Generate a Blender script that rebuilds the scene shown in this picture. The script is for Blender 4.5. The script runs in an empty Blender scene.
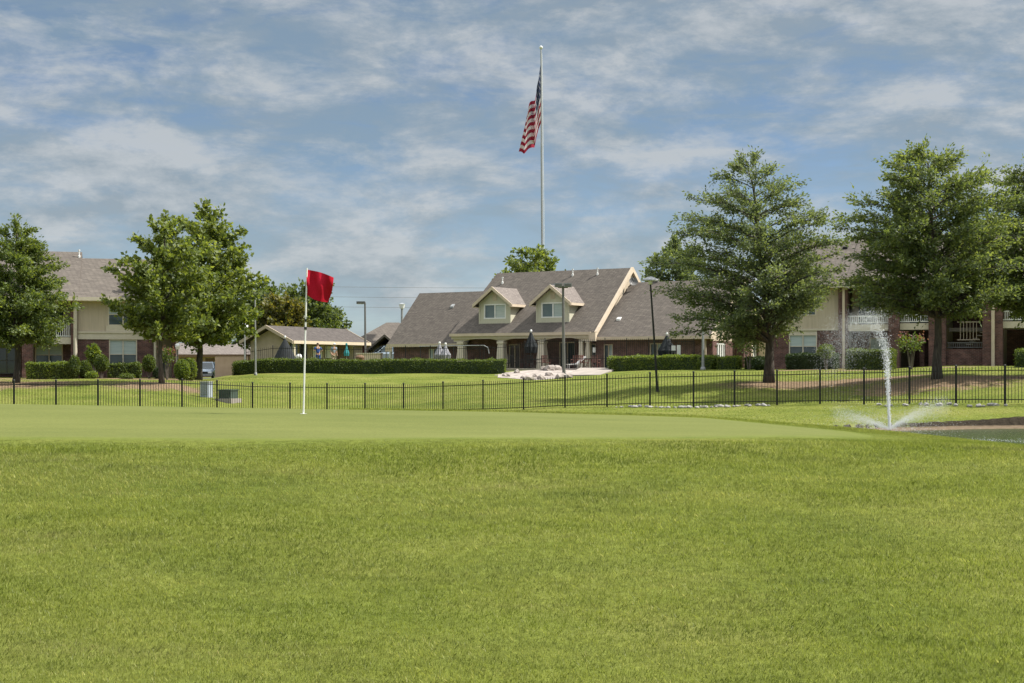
import bpy, bmesh, math, random
import numpy as np
from mathutils import Vector, Matrix
random.seed(7); RNG = np.random.default_rng(7)
C = bpy.context.scene.collection
R = math.radians; PI = math.pi
F = 1422.0; HZ = 365.0; EYE = 1.6

# ------------------------------------------------------------------ measuring
def X(px, Y): return (px - 512.0) / F * Y
def Z(py, Y): return EYE + (HZ - py) / F * Y
def sstep(a, b, x):
    t = np.clip((x - a) / (b - a), 0, 1); return t * t * (3 - 2 * t)

# ------------------------------------------------------------------ terrain
CREST = ([-30, -8.6, -3.6, -.2, 3.2, 5.4, 6.5, 7.4, 8.6, 12, 30], [.20, .135, .052, 0, -.09, -.27, -.36, -.46, -.64, -.9, -1.1])
BASE = ([0, 5, 8, 12, 16, 21, 24, 27, 31, 40], [-.03, -.01, .06, .40, .75, .832, .805, .70, .40, -.5])
COLS = [
    (-300, [(30, -.5), (55, -.6), (62, -.56), (80, .6), (95, .72), (110, .9), (130, 1.0), (200, 1.2), (500, 1.4)]),
    (98,   [(30, -.5), (55, -.6), (62, -.54), (80, .64), (95, .73), (110, .8), (130, .7), (200, .6), (500, 1.2)]),
    (165,  [(30, -.5), (58, -.6), (64, -.54), (80, .62), (95, .72), (110, .6), (146, .2), (200, .2), (500, 1.2)]),
    (205,  [(30, -.6), (60, -.75), (68, -.6), (75, -.12), (90, .60), (110, .5), (146, .1), (200, .15), (500, 1.2)]),
    (232,  [(30, -.6), (62, -.85), (70, -.72), (78, -.1), (92, .6), (105, .85), (146, .4), (200, .3), (500, 1.2)]),
    (262,  [(30, -.6), (62, -.9), (71, -.77), (80, -.1), (92, .55), (105, .93), (115, 1.5), (130, 1.65), (200, 1.6), (500, 1.5)]),
    (365,  [(30, -.6), (62, -.9), (70, -.80), (80, -.1), (92, .5), (105, .93), (115, 1.45), (130, 1.65), (200, 1.6), (500, 1.5)]),
    (483,  [(30, -.5), (58, -.65), (63, -.57), (80, .2), (95, .65), (105, .95), (112, 1.3), (130, 1.35), (200, 1.4), (500, 1.5)]),
    (565,  [(30, -.45), (56, -.43), (61, -.335), (80, .1), (97, .5), (106, 1.22), (110, 1.3), (130, 1.35), (200, 1.4), (500, 1.5)]),
    (650,  [(30, -.45), (56, -.32), (61, -.2), (68, .33), (80, .75), (97, 1.15), (106, 1.28), (130, 1.32), (200, 1.4), (500, 1.5)]),
    (777,  [(30, -.45), (54, -.3), (60, -.115), (70, .76), (80, 1.05), (95, 1.33), (110, 1.35), (200, 1.4), (500, 1.5)]),
    (864,  [(30, -.42), (51, -.4), (58, -.02), (67, .8), (80, 1.2), (92, 1.38), (110, 1.4), (200, 1.4), (500, 1.5)]),
    (956,  [(30, -.40), (50.5, -.38), (55, .08), (64, 1.02), (74, 1.33), (84, 1.5), (110, 1.5), (200, 1.5), (500, 1.5)]),
    (1060, [(30, -.40), (50, -.38), (53, .12), (62, .95), (74, 1.33), (84, 1.5), (110, 1.5), (200, 1.5), (500, 1.5)]),
    (1500, [(30, -.40), (50, -.3), (53, .12), (62, .9), (74, 1.2), (84, 1.4), (110, 1.5), (200, 1.5), (500, 1.5)]),
]
WATER = -.65
PC = (21.2, 41.3); PR = (12.6, 10.2)
def heights(x, y):
    x = np.asarray(x, float); y = np.asarray(y, float)
    f1 = np.interp(y, *BASE) + np.interp(x, *CREST) * sstep(11, 23, y)
    f1 = f1 + .02 * np.sin(x * 1.3 + .5 * y) * sstep(2, 8, y) * (1 - sstep(14, 17, y)) + .015 * np.sin(.9 * y - x * .6) * (1 - sstep(14, 17, y))
    px = 512 + F * x / np.maximum(y, 20.0)
    cp = np.array([c[0] for c in COLS], float)
    zs = np.stack([np.interp(y, [p[0] for p in c[1]], [p[1] for p in c[1]]) for c in COLS])
    i = np.clip(np.searchsorted(cp, px) - 1, 0, len(cp) - 2)
    w = np.clip((px - cp[i]) / (cp[i + 1] - cp[i]), 0, 1); w = w * w * (3 - 2 * w)
    ii = np.indices(i.shape)
    f2 = zs[(i,) + tuple(ii)] * (1 - w) + zs[(i + 1,) + tuple(ii)] * w
    f2 = f2 + .03 * np.sin(x * .7 + 1.1 * np.sin(y * .3)) * sstep(50, 60, y)
    k = sstep(26, 37, y)
    z = f1 * (1 - k) + f2 * k
    ang = np.arctan2(y - PC[1], x - PC[0])
    d = np.hypot((x - PC[0]) / PR[0], (y - PC[1]) / PR[1]) + .012 * np.sin(ang * 7) + .008 * np.sin(ang * 17 + 1)
    bank = sstep(1.0, .982, d)          # steep earth bank
    z = z * (1 - bank) + np.minimum(z, -.60) * bank
    deep = sstep(.955, .85, d)
    return z * (1 - deep) + (-1.3) * deep
def gz(x, y): return float(heights(np.array([float(x)]), np.array([float(y)]))[0])
def G(px, Y): x = X(px, Y); return Vector((x, Y, gz(x, Y)))

# ------------------------------------------------------------------ materials
def nt(name):
    m = bpy.data.materials.new(name); m.use_nodes = True
    t = m.node_tree; t.nodes.clear()
    return m, t, t.nodes, t.links
def out(t, sh):
    o = t.nodes.new('ShaderNodeOutputMaterial'); t.links.new(sh, o.inputs['Surface']); return o
def ramp(N, stops):
    r = N.new('ShaderNodeValToRGB'); e = r.color_ramp.elements
    while len(e) > 1: e.remove(e[0])
    e[0].position = stops[0][0]; e[0].color = (*stops[0][1], 1)
    for p, c in stops[1:]:
        q = e.new(p); q.color = (*c, 1)
    return r
def mat(name, c1, c2=None, scale=6.0, rough=.75, bump=0, bscale=None, spec=.3, metal=0, stretch=(1, 1, 1), lo=.35, hi=.65, detail=5):
    m, t, N, L = nt(name)
    p = N.new('ShaderNodeBsdfPrincipled'); p.inputs['Roughness'].default_value = rough
    p.inputs['Specular IOR Level'].default_value = spec; p.inputs['Metallic'].default_value = metal
    c2 = c2 or tuple(v * .8 for v in c1)
    tc = N.new('ShaderNodeTexCoord'); mp = N.new('ShaderNodeMapping'); mp.inputs['Scale'].default_value = stretch
    L.new(tc.outputs['Object'], mp.inputs[0])
    n = N.new('ShaderNodeTexNoise'); n.inputs['Scale'].default_value = scale; n.inputs['Detail'].default_value = detail
    L.new(mp.outputs[0], n.inputs['Vector'])
    r = ramp(N, [(lo, c2), (hi, c1)]); L.new(n.outputs['Fac'], r.inputs[0]); L.new(r.outputs[0], p.inputs['Base Color'])
    if bump:
        n2 = N.new('ShaderNodeTexNoise'); n2.inputs['Scale'].default_value = bscale or scale * 3; n2.inputs['Detail'].default_value = 4
        L.new(mp.outputs[0], n2.inputs['Vector'])
        b = N.new('ShaderNodeBump'); b.inputs['Strength'].default_value = bump; b.inputs['Distance'].default_value = .05
        L.new(n2.outputs['Fac'], b.inputs['Height']); L.new(b.outputs[0], p.inputs['Normal'])
    out(t, p.outputs[0]); return m
def brick_mat(name, c1, c2, mortar):
    m, t, N, L = nt(name)
    p = N.new('ShaderNodeBsdfPrincipled'); p.inputs['Roughness'].default_value = .9; p.inputs['Specular IOR Level'].default_value = .15
    tc = N.new('ShaderNodeTexCoord'); s = N.new('ShaderNodeSeparateXYZ'); L.new(tc.outputs['Object'], s.inputs[0])
    a = N.new('ShaderNodeMath'); a.operation = 'ADD'; L.new(s.outputs[0], a.inputs[0]); L.new(s.outputs[1], a.inputs[1])
    c = N.new('ShaderNodeCombineXYZ'); L.new(a.outputs[0], c.inputs[0]); L.new(s.outputs[2], c.inputs[1])
    b = N.new('ShaderNodeTexBrick'); b.inputs['Scale'].default_value = 1; b.inputs['Brick Width'].default_value = .24; b.inputs['Row Height'].default_value = .085
    b.inputs['Mortar Size'].default_value = .008; b.inputs['Color1'].default_value = (*c1, 1); b.inputs['Color2'].default_value = (*c2, 1); b.inputs['Mortar'].default_value = (*mortar, 1)
    L.new(c.outputs[0], b.inputs['Vector'])
    n = N.new('ShaderNodeTexNoise'); n.inputs['Scale'].default_value = 2.2; n.inputs['Detail'].default_value = 5; L.new(tc.outputs['Object'], n.inputs['Vector'])
    r = ramp(N, [(.3, (.65, .65, .65)), (.7, (1.25, 1.2, 1.2))]); L.new(n.outputs['Fac'], r.inputs[0])
    mx = N.new('ShaderNodeMix'); mx.data_type = 'RGBA'; mx.blend_type = 'MULTIPLY'; mx.inputs[0].default_value = 1
    L.new(b.outputs['Color'], mx.inputs[6]); L.new(r.outputs[0], mx.inputs[7]); L.new(mx.outputs[2], p.inputs['Base Color'])
    bp = N.new('ShaderNodeBump'); bp.inputs['Strength'].default_value = .4; bp.inputs['Distance'].default_value = .01; bp.invert = True
    L.new(b.outputs['Fac'], bp.inputs['Height']); L.new(bp.outputs[0], p.inputs['Normal'])
    out(t, p.outputs[0]); return m
def shingle_mat(name, c1, c2):
    m, t, N, L = nt(name)
    p = N.new('ShaderNodeBsdfPrincipled'); p.inputs['Roughness'].default_value = .95; p.inputs['Specular IOR Level'].default_value = .1
    tc = N.new('ShaderNodeTexCoord'); s = N.new('ShaderNodeSeparateXYZ'); L.new(tc.outputs['Object'], s.inputs[0])
    a = N.new('ShaderNodeMath'); a.operation = 'ADD'; L.new(s.outputs[0], a.inputs[0]); L.new(s.outputs[1], a.inputs[1])
    c = N.new('ShaderNodeCombineXYZ'); L.new(a.outputs[0], c.inputs[0]); L.new(s.outputs[2], c.inputs[1])
    b = N.new('ShaderNodeTexBrick'); b.inputs['Scale'].default_value = 1; b.inputs['Brick Width'].default_value = .32; b.inputs['Row Height'].default_value = .10
    b.inputs['Mortar Size'].default_value = .012; b.inputs['Color1'].default_value = (*c1, 1); b.inputs['Color2'].default_value = (*c2, 1); b.inputs['Mortar'].default_value = (*[v * .6 for v in c2], 1)
    L.new(c.outputs[0], b.inputs['Vector'])
    n = N.new('ShaderNodeTexNoise'); n.inputs['Scale'].default_value = 2.6; n.inputs['Detail'].default_value = 8; n.inputs['Roughness'].default_value = .8; L.new(tc.outputs['Object'], n.inputs['Vector'])
    r = ramp(N, [(.3, (.8, .8, .8)), (.7, (1.18, 1.17, 1.15))]); L.new(n.outputs['Fac'], r.inputs[0])
    mx = N.new('ShaderNodeMix'); mx.data_type = 'RGBA'; mx.blend_type = 'MULTIPLY'; mx.inputs[0].default_value = 1
    L.new(b.outputs['Color'], mx.inputs[6]); L.new(r.outputs[0], mx.inputs[7]); L.new(mx.outputs[2], p.inputs['Base Color'])
    out(t, p.outputs[0]); return m
def leaf_mat(name, cd, cl, trans=.42, big=.35, gloss=.03):
    """dark and light leaf colours; every leaf is an island with its own tint"""
    m, t, N, L = nt(name)
    g = N.new('ShaderNodeNewGeometry'); tc = N.new('ShaderNodeTexCoord')
    n = N.new('ShaderNodeTexNoise'); n.inputs['Scale'].default_value = big; n.inputs['Detail'].default_value = 3; L.new(tc.outputs['Object'], n.inputs['Vector'])
    a = N.new('ShaderNodeMath'); a.operation = 'MULTIPLY_ADD'; a.inputs[1].default_value = .55; L.new(g.outputs['Random Per Island'], a.inputs[0])
    b = N.new('ShaderNodeMath'); b.operation = 'MULTIPLY'; b.inputs[1].default_value = .45; L.new(n.outputs['Fac'], b.inputs[0]); L.new(b.outputs[0], a.inputs[2])
    r = ramp(N, [(.15, cd), (.85, cl)]); L.new(a.outputs[0], r.inputs[0])
    d = N.new('ShaderNodeBsdfDiffuse'); L.new(r.outputs[0], d.inputs[0])
    hs = N.new('ShaderNodeMix'); hs.data_type = 'RGBA'; hs.blend_type = 'MULTIPLY'; hs.inputs[0].default_value = 1
    L.new(r.outputs[0], hs.inputs[6]); hs.inputs[7].default_value = (1.7, 1.55, .7, 1)
    tr = N.new('ShaderNodeBsdfTranslucent'); L.new(hs.outputs[2], tr.inputs[0])
    mx = N.new('ShaderNodeMixShader'); mx.inputs[0].default_value = trans; L.new(d.outputs[0], mx.inputs[1]); L.new(tr.outputs[0], mx.inputs[2])
    gl = N.new('ShaderNodeBsdfGlossy'); gl.inputs['Roughness'].default_value = .6; gl.inputs['Color'].default_value = (1, 1, 1, 1)
    m2 = N.new('ShaderNodeMixShader'); m2.inputs[0].default_value = gloss; L.new(mx.outputs[0], m2.inputs[1]); L.new(gl.outputs[0], m2.inputs[2])
    out(t, m2.outputs[0]); return m

M = dict(
    brick=brick_mat('brick_red', (.155, .078, .064), (.092, .049, .043), (.18, .15, .135)),
    brick_club=brick_mat('brick_dark', (.19, .10, .085), (.12, .068, .06), (.21, .175, .16)),
    shingle=shingle_mat('roof_shingle', (.160, .141, .122), (.118, .104, .092)),
    shingle_light=shingle_mat('roof_shingle_light', (.225, .198, .180), (.172, .150, .138)),
    shingle_shop=shingle_mat('roof_shingle_weathered', (.125, .110, .102), (.09, .08, .075)),
    stucco_shop=mat('tan_stucco', (.42, .345, .255), (.36, .30, .22), 2, .9, .1, 40),
    siding=mat('tan_siding', (.52, .44, .33), (.46, .39, .29), 1.5, .8, .1, 12, stretch=(6, 6, .4)),
    stucco=mat('cream_stucco', (.60, .50, .38), (.53, .44, .33), 2, .9, .1, 40),
    trim=mat('cream_trim', (.60, .54, .425), (.55, .49, .38), 3, .6),
    dormer=mat('pale_dormer_siding', (.53, .51, .395), (.48, .46, .355), 2, .7, .1, 10, stretch=(8, 8, .3)),
    white=mat('white_paint', (.78, .78, .75), (.7, .7, .67), 4, .5),
    blind=mat('glass_over_blind', (.43, .49, .47), (.35, .42, .41), 1.2, .12, spec=.6, stretch=(.5, .5, 8)),
    glass=mat('dark_glass', (.055, .08, .085), (.03, .045, .05), 1.0, .06, spec=.8),
    screen=mat('glass_reflection_tint', (.13, .18, .20), (.10, .145, .165), 1.0, .15, spec=.6),  # bluish reflection put into the glass colour; no insect screen in front
    dark=mat('dark_interior', (.02, .018, .017), (.012, .011, .01), 2, .9),
    black=mat('black_metal', (.018, .018, .018), (.012, .012, .012), 20, .45, spec=.4),
    iron=mat('fence_iron', (.022, .024, .02), (.014, .014, .013), 8, .55),
    grey=mat('grey_metal', (.30, .31, .31), (.24, .25, .25), 6, .45, spec=.5),
    polegrey=mat('pole_grey', (.16, .155, .15), (.12, .118, .112), 6, .5),
    polewhite=mat('pole_white', (.36, .37, .38), (.32, .33, .34), 4, .5),
    concrete=mat('concrete', (.34, .30, .265), (.27, .24, .21), 1.5, .9, .15, 20),
    rock=mat('white_rock', (.42, .37, .33), (.22, .19, .17), 2.2, .95, .5, 6),
    stone=mat('grey_stone', (.42, .40, .37), (.24, .23, .21), 5, .95, .5, 9),
    bark=mat('tree_bark', (.17, .145, .12), (.085, .072, .06), 5, .95, .6, 14, stretch=(3, 3, .6)),
    barkdark=mat('dark_bark', (.10, .085, .07), (.05, .042, .035), 5, .95, .6, 14, stretch=(3, 3, .6)),
    red=mat('red_flag_cloth', (.42, .010, .028), (.35, .007, .02), 6, .8, .1, 30, spec=.1),
    fabric=mat('dark_fabric', (.025, .03, .032), (.016, .018, .02), 5, .9),
    greyfabric=mat('grey_fabric', (.36, .36, .38), (.16, .16, .18), 4, .9, stretch=(4, 4, .3)),
    teal=mat('teal_fabric', (.05, .28, .30), (.03, .2, .22), 4, .9),
    rust=mat('rust_paint', (.17, .075, .06), (.12, .05, .04), 6, .6),
    beige=mat('beige_block', (.50, .36, .25), (.44, .31, .21), 1.5, .9, .1, 20),
    asphalt=mat('asphalt', (.07, .068, .065), (.05, .049, .047), 2, .95, .2, 40),
    silver=mat('car_paint', (.30, .36, .42), (.27, .33, .39), 3, .25, spec=.6, metal=.4),
    tyre=mat('tyre_rubber', (.02, .02, .02), (.015, .015, .015), 10, .9),
    lamp=mat('lamp_lens', (.85, .86, .86), (.8, .8, .8), 3, .3),
    cabinet=mat('cabinet_grey', (.34, .38, .42), (.29, .33, .37), 2, .5),
    boxgreen=mat('box_green', (.06, .085, .07), (.045, .065, .052), 3, .6),
    skin=mat('skin', (.45, .28, .2), (.4, .24, .17), 6, .6),
    blue=mat('blue_cloth', (.035, .09, .30), (.025, .06, .22), 5, .9),
    greyblue=mat('grey_blue_cloth', (.30, .36, .44), (.24, .29, .36), 5, .9),
    khaki=mat('khaki_cloth', (.40, .34, .25), (.33, .28, .2), 5, .9),
    hair=mat('dark_hair', (.03, .02, .015), (.02, .014, .01), 9, .8),
    wood=mat('brown_wood', (.20, .12, .075), (.14, .085, .05), 3, .8, stretch=(4, 4, .4)),
    maroon=mat('maroon_panel', (.10, .025, .03), (.08, .02, .025), 3, .7),
)

def grass_mats():
    # lawn sheet: mown grass, leaf-litter where 'mulch', bare earth where the bank is steep
    m, t, N, L = nt('lawn_grass')
    p = N.new('ShaderNodeBsdfPrincipled'); p.inputs['Roughness'].default_value = .95; p.inputs['Specular IOR Level'].default_value = .05
    tc = N.new('ShaderNodeTexCoord')
    def noise(sc, de=5, ro=.6, st=(1, 1, 1)):
        mp = N.new('ShaderNodeMapping'); mp.inputs['Scale'].default_value = st; L.new(tc.outputs['Object'], mp.inputs[0])
        n = N.new('ShaderNodeTexNoise'); n.inputs['Scale'].default_value = sc; n.inputs['Detail'].default_value = de; n.inputs['Roughness'].default_value = ro
        L.new(mp.outputs[0], n.inputs['Vector']); return n.outputs['Fac']
    def mix(f, a, b, bt='MIX'):
        x = N.new('ShaderNodeMix'); x.data_type = 'RGBA'; x.blend_type = bt
        if isinstance(f, float): x.inputs[0].default_value = f
        else: L.new(f, x.inputs[0])
        L.new(a, x.inputs[6]); L.new(b, x.inputs[7]); return x.outputs[2]
    def rmp(f, st): r = ramp(N, st); L.new(f, r.inputs[0]); return r.outputs[0]
    big = rmp(noise(.35, 4), [(.3, (.095, .125, .024)), (.5, (.145, .170, .036)), (.72, (.20, .205, .060))])
    fine = rmp(noise(9, 6, .75), [(.3, (.55, .55, .5)), (.7, (1.3, 1.3, 1.25))])
    col = mix(1.0, big, fine, 'MULTIPLY')
    litter = rmp(noise(5, 6, .8), [(.3, (.10, .07, .045)), (.5, (.21, .14, .095)), (.7, (.33, .25, .17))])
    at = N.new('ShaderNodeAttribute'); at.attribute_name = 'mulch'
    mm = N.new('ShaderNodeMath'); mm.operation = 'ADD'; L.new(at.outputs['Fac'], mm.inputs[0])
    nn = N.new('ShaderNodeMath'); nn.operation = 'MULTIPLY_ADD'; nn.inputs[1].default_value = 1.6; nn.inputs[2].default_value = -.8; L.new(noise(1.7, 6, .75), nn.inputs[0]); L.new(nn.outputs[0], mm.inputs[1])
    mk = rmp(mm.outputs[0], [(.50, (0, 0, 0)), (.72, (.9, .9, .9))])
    col = mix(mk, col, litter)
    g = N.new('ShaderNodeNewGeometry'); s = N.new('ShaderNodeSeparateXYZ'); L.new(g.outputs['True Normal'], s.inputs[0])
    ps = N.new('ShaderNodeSeparateXYZ'); L.new(g.outputs['Position'], ps.inputs[0])
    steep = rmp(s.outputs[2], [(.80, (1, 1, 1)), (.93, (0, 0, 0))])
    low = rmp(ps.outputs[2], [(0, (0, 0, 0)), (1, (1, 1, 1))])
    earth = rmp(noise(6, 6, .8, (1, 1, 3)), [(.3, (.014, .012, .009)), (.6, (.045, .036, .026)), (.75, (.085, .078, .05))])
    col = mix(steep, col, earth)
    mr = N.new('ShaderNodeMapRange'); mr.inputs['From Min'].default_value = -.54; mr.inputs['From Max'].default_value = -.575; L.new(ps.outputs[2], mr.inputs['Value'])
    sand = rmp(noise(4, 5), [(.3, (.12, .09, .06)), (.7, (.19, .145, .10))])
    # shore mud below the bank, pond only
    mp2 = N.new('ShaderNodeAttribute'); mp2.attribute_name = 'shore'
    ml = N.new('ShaderNodeMath'); ml.operation = 'MULTIPLY'; L.new(mr.outputs[0], ml.inputs[0]); L.new(mp2.outputs['Fac'], ml.inputs[1])
    col = mix(ml.outputs[0], col, sand)
    L.new(col, p.inputs['Base Color'])
    b = N.new('ShaderNodeBump'); b.inputs['Strength'].default_value = .7; b.inputs['Distance'].default_value = .06
    L.new(noise(14, 6, .8), b.inputs['Height']); L.new(b.outputs[0], p.inputs['Normal'])
    out(t, p.outputs[0]); M['lawn'] = m
    # putting green: short and even
    m, t, N, L = nt('green_turf')
    p = N.new('ShaderNodeBsdfPrincipled'); p.inputs['Roughness'].default_value = .9; p.inputs['Specular IOR Level'].default_value = .1
    tc = N.new('ShaderNodeTexCoord')
    c = rmp(noise(.7, 7, .72, (.35, 1, 1)), [(.3, (.100, .118, .030)), (.7, (.140, .154, .044))])
    f = rmp(noise(40, 4, .8, (1, .35, 1)), [(.3, (.8, .8, .78)), (.7, (1.15, 1.15, 1.12))])
    ca_ = N.new('ShaderNodeAttribute'); ca_.attribute_name = 'collar'; fr = rmp(noise(2.5, 6, .75), [(.3, (.085, .112, .018)), (.7, (.135, .155, .032))])
    L.new(mix(ca_.outputs['Fac'], mix(1.0, c, f, 'MULTIPLY'), fr), p.inputs['Base Color'])
    b = N.new('ShaderNodeBump'); b.inputs['Strength'].default_value = .3; b.inputs['Distance'].default_value = .01
    L.new(noise(60, 4), b.inputs['Height']); L.new(b.outputs[0], p.inputs['Normal'])
    out(t, p.outputs[0]); M['turf'] = m
    # grass blades of the rough
    m, t, N, L = nt('grass_blade')
    g = N.new('ShaderNodeNewGeometry'); tc = N.new('ShaderNodeTexCoord')
    base = rmp(noise(.5, 5, .65, (.4, 1, 1)), [(.30, (.142, .190, .022)), (.46, (.212, .255, .039)), (.64, (.274, .303, .068))])
    mott = rmp(noise(1.5, 6, .75, (.45, 1, 1)), [(.32, (.60, .66, .58)), (.5, (1.06, 1.06, 1.05)), (.68, (1.36, 1.28, 1.34))]); base = mix(1.0, base, mott, 'MULTIPLY')
    dry = rmp(noise(.9, 6, .7, (.35, 1, 1)), [(.56, (0, 0, 0)), (.74, (.55, .55, .55))]); tan = rmp(noise(4, 3), [(.3, (.30, .28, .10)), (.7, (.38, .34, .16))]); base = mix(dry, base, tan)
    med = rmp(noise(3.2, 4, .7, (.6, 1, 1)), [(.3, (.82, .84, .8)), (.7, (1.16, 1.14, 1.16))])
    ri = rmp(g.outputs['Random Per Island'], [(0, (.80, .82, .80)), (.5, (1, 1, .97)), (.9, (1.14, 1.12, 1.15)), (.95, (1.5, 1.35, 1.7)), (1, (1.8, 1.55, 2.6))])  # brightest few blades: glints put into the colour
    col = mix(1.0, mix(1.0, base, med, 'MULTIPLY'), ri, 'MULTIPLY')
    d = N.new('ShaderNodeBsdfDiffuse'); L.new(col, d.inputs[0])
    tr = N.new('ShaderNodeBsdfTranslucent'); L.new(col, tr.inputs[0])
    mx = N.new('ShaderNodeMixShader'); mx.inputs[0].default_value = .55; L.new(d.outputs[0], mx.inputs[1]); L.new(tr.outputs[0], mx.inputs[2])
    gl = N.new('ShaderNodeBsdfGlossy'); gl.inputs['Roughness'].default_value = .5
    m2 = N.new('ShaderNodeMixShader'); m2.inputs[0].default_value = .02; L.new(mx.outputs[0], m2.inputs[1]); L.new(gl.outputs[0], m2.inputs[2])
    out(t, m2.outputs[0]); M['blade'] = m
grass_mats()

M['leaf_elm'] = leaf_mat('leaf_elm', (.058, .094, .050), (.175, .222, .105), .52)
M['leaf_elm2'] = leaf_mat('leaf_elm_right', (.052, .088, .038), (.180, .228, .080), .52)
M['leaf_oak'] = leaf_mat('leaf_oak', (.048, .088, .022), (.165, .21, .050), .5)
M['leaf_maple'] = leaf_mat('leaf_maple', (.058, .098, .022), (.20, .245, .058), .5)
M['leaf_far'] = leaf_mat('leaf_far', (.045, .08, .022), (.145, .19, .05), .5)
M['leaf_turning'] = leaf_mat('leaf_turning', (.05, .075, .016), (.20, .17, .035), .45, big=.25)
M['leaf_hedge'] = leaf_mat('leaf_hedge', (.034, .070, .010), (.14, .185, .030), .38, big=1.2)
M['leaf_bright'] = leaf_mat('leaf_bright', (.06, .115, .012), (.20, .25, .04), .42, big=1.2)
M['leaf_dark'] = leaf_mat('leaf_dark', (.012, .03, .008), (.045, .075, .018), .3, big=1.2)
M['leaf_pink'] = leaf_mat('blossom', (.18, .07, .075), (.28, .14, .13), .3)

# ------------------------------------------------------------------ mesh building
class MB:
    def __init__(s): s.v = []; s.f = []; s.m = []
    def add(s, vs, fs, mi=0):
        o = len(s.v); s.v += [tuple(v) for v in vs]; s.f += [tuple(i + o for i in f) for f in fs]; s.m += [mi] * len(fs); return s
    def box(s, x0, x1, y0, y1, z0, z1, mi=0):
        return s.add([(x, y, z) for z in (z0, z1) for x, y in ((x0, y0), (x1, y0), (x1, y1), (x0, y1))],
                     [(3, 2, 1, 0), (4, 5, 6, 7), (0, 1, 5, 4), (1, 2, 6, 5), (2, 3, 7, 6), (3, 0, 4, 7)], mi)
    def prism(s, poly, axis, a0, a1, mi=0):
        """poly: 2-D outline; axis 'x': outline in (y,z); 'y': outline in (x,z); 'z': outline in (x,y)"""
        n = len(poly)
        def pt(p, a): return {'x': (a, p[0], p[1]), 'y': (p[0], a, p[1]), 'z': (p[0], p[1], a)}[axis]
        vs = [pt(p, a0) for p in poly] + [pt(p, a1) for p in poly]
        fs = [tuple(range(n - 1, -1, -1)), tuple(range(n, 2 * n))] + [(i, (i + 1) % n, n + (i + 1) % n, n + i) for i in range(n)]
        return s.add(vs, fs, mi)
    def tube(s, pts, rad, n=6, mi=0, cap=True):
        pts = [Vector(p) for p in pts]
        if not hasattr(rad, '__len__'): rad = [rad] * len(pts)
        vs = []; fs = []
        for i, p in enumerate(pts):
            d = (pts[min(i + 1, len(pts) - 1)] - pts[max(i - 1, 0)]).normalized()
            a = d.cross(Vector((0, 0, 1)) if abs(d.z) < .9 else Vector((1, 0, 0))).normalized(); b = d.cross(a)
            for k in range(n):
                t = 2 * PI * k / n; vs.append(p + (a * math.cos(t) + b * math.sin(t)) * rad[i])
        for i in range(len(pts) - 1):
            for k in range(n): fs.append((i * n + k, i * n + (k + 1) % n, (i + 1) * n + (k + 1) % n, (i + 1) * n + k))
        if cap: fs.append(tuple(range(n - 1, -1, -1))); fs.append(tuple((len(pts) - 1) * n + k for k in range(n)))
        return s.add(vs, fs, mi)
    def lathe(s, prof, n=12, mi=0, c=(0, 0, 0)):
        vs = []; fs = []
        for r, z in prof:
            for k in range(n): t = 2 * PI * k / n; vs.append((c[0] + r * math.cos(t), c[1] + r * math.sin(t), c[2] + z))
        for i in range(len(prof) - 1):
            for k in range(n): fs.append((i * n + k, i * n + (k + 1) % n, (i + 1) * n + (k + 1) % n, (i + 1) * n + k))
        fs.append(tuple(range(n - 1, -1, -1))); fs.append(tuple((len(prof) - 1) * n + k for k in range(n)))
        return s.add(vs, fs, mi)
    def build(s, name, mats, parent=None, smooth=False):
        me = bpy.data.meshes.new(name); me.from_pydata(s.v, [], s.f)
        mats = mats if isinstance(mats, (list, tuple)) else [mats]
        for m in mats: me.materials.append(m)
        me.polygons.foreach_set('material_index', s.m)
        bm = bmesh.new(); bm.from_mesh(me); bmesh.ops.recalc_face_normals(bm, faces=bm.faces); bm.to_mesh(me); bm.free()
        if smooth: me.polygons.foreach_set('use_smooth', [True] * len(me.polygons))
        o = bpy.data.objects.new(name, me); C.objects.link(o)
        if parent: o.parent = parent
        return o
def tag(o, label, cat, group=None):
    o['label'] = label; o['category'] = cat
    if group: o['group'] = group
    return o
def thing(name, label, cat, loc, rz=0, group=None):
    o = bpy.data.objects.new(name, None); o.empty_display_size = .3; C.objects.link(o)
    o.location = loc; o.rotation_euler = (0, 0, rz); return tag(o, label, cat, group)
def dup(root, loc, rz=None, label=None):
    r = root.copy(); C.objects.link(r); r.location = loc
    if rz is not None: r.rotation_euler = (0, 0, rz)
    if label: r['label'] = label
    for ch in list(root.children):
        c = ch.copy(); C.objects.link(c); c.parent = r
        for g in ch.children:
            d = g.copy(); C.objects.link(d); d.parent = c
    return r
def raw(name, verts, nper, tri, mat_, parent=None, extra=None):
    """mesh of many equal little faces straight from numpy: verts (n*nper,3), tri: face list within one element"""
    n = len(verts) // nper
    fs = [np.array(f) for f in tri]
    loops = np.concatenate([(np.arange(n)[:, None] * nper + f[None, :]).ravel() for f in fs])
    tot = np.concatenate([np.full(n, len(f)) for f in fs]); start = np.concatenate([[0], np.cumsum(tot)[:-1]])
    me = bpy.data.meshes.new(name)
    me.vertices.add(len(verts)); me.vertices.foreach_set('co', np.asarray(verts, np.float32).ravel())
    me.loops.add(len(loops)); me.loops.foreach_set('vertex_index', loops.astype(np.int32))
    me.polygons.add(len(tot)); me.polygons.foreach_set('loop_start', start.astype(np.int32)); me.polygons.foreach_set('loop_total', tot.astype(np.int32))
    me.update(calc_edges=True); me.materials.append(mat_)
    o = bpy.data.objects.new(name, me); C.objects.link(o)
    if parent: o.parent = parent
    return o
def unit(a): return a / np.maximum(np.linalg.norm(a, axis=1, keepdims=True), 1e-9)
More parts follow.
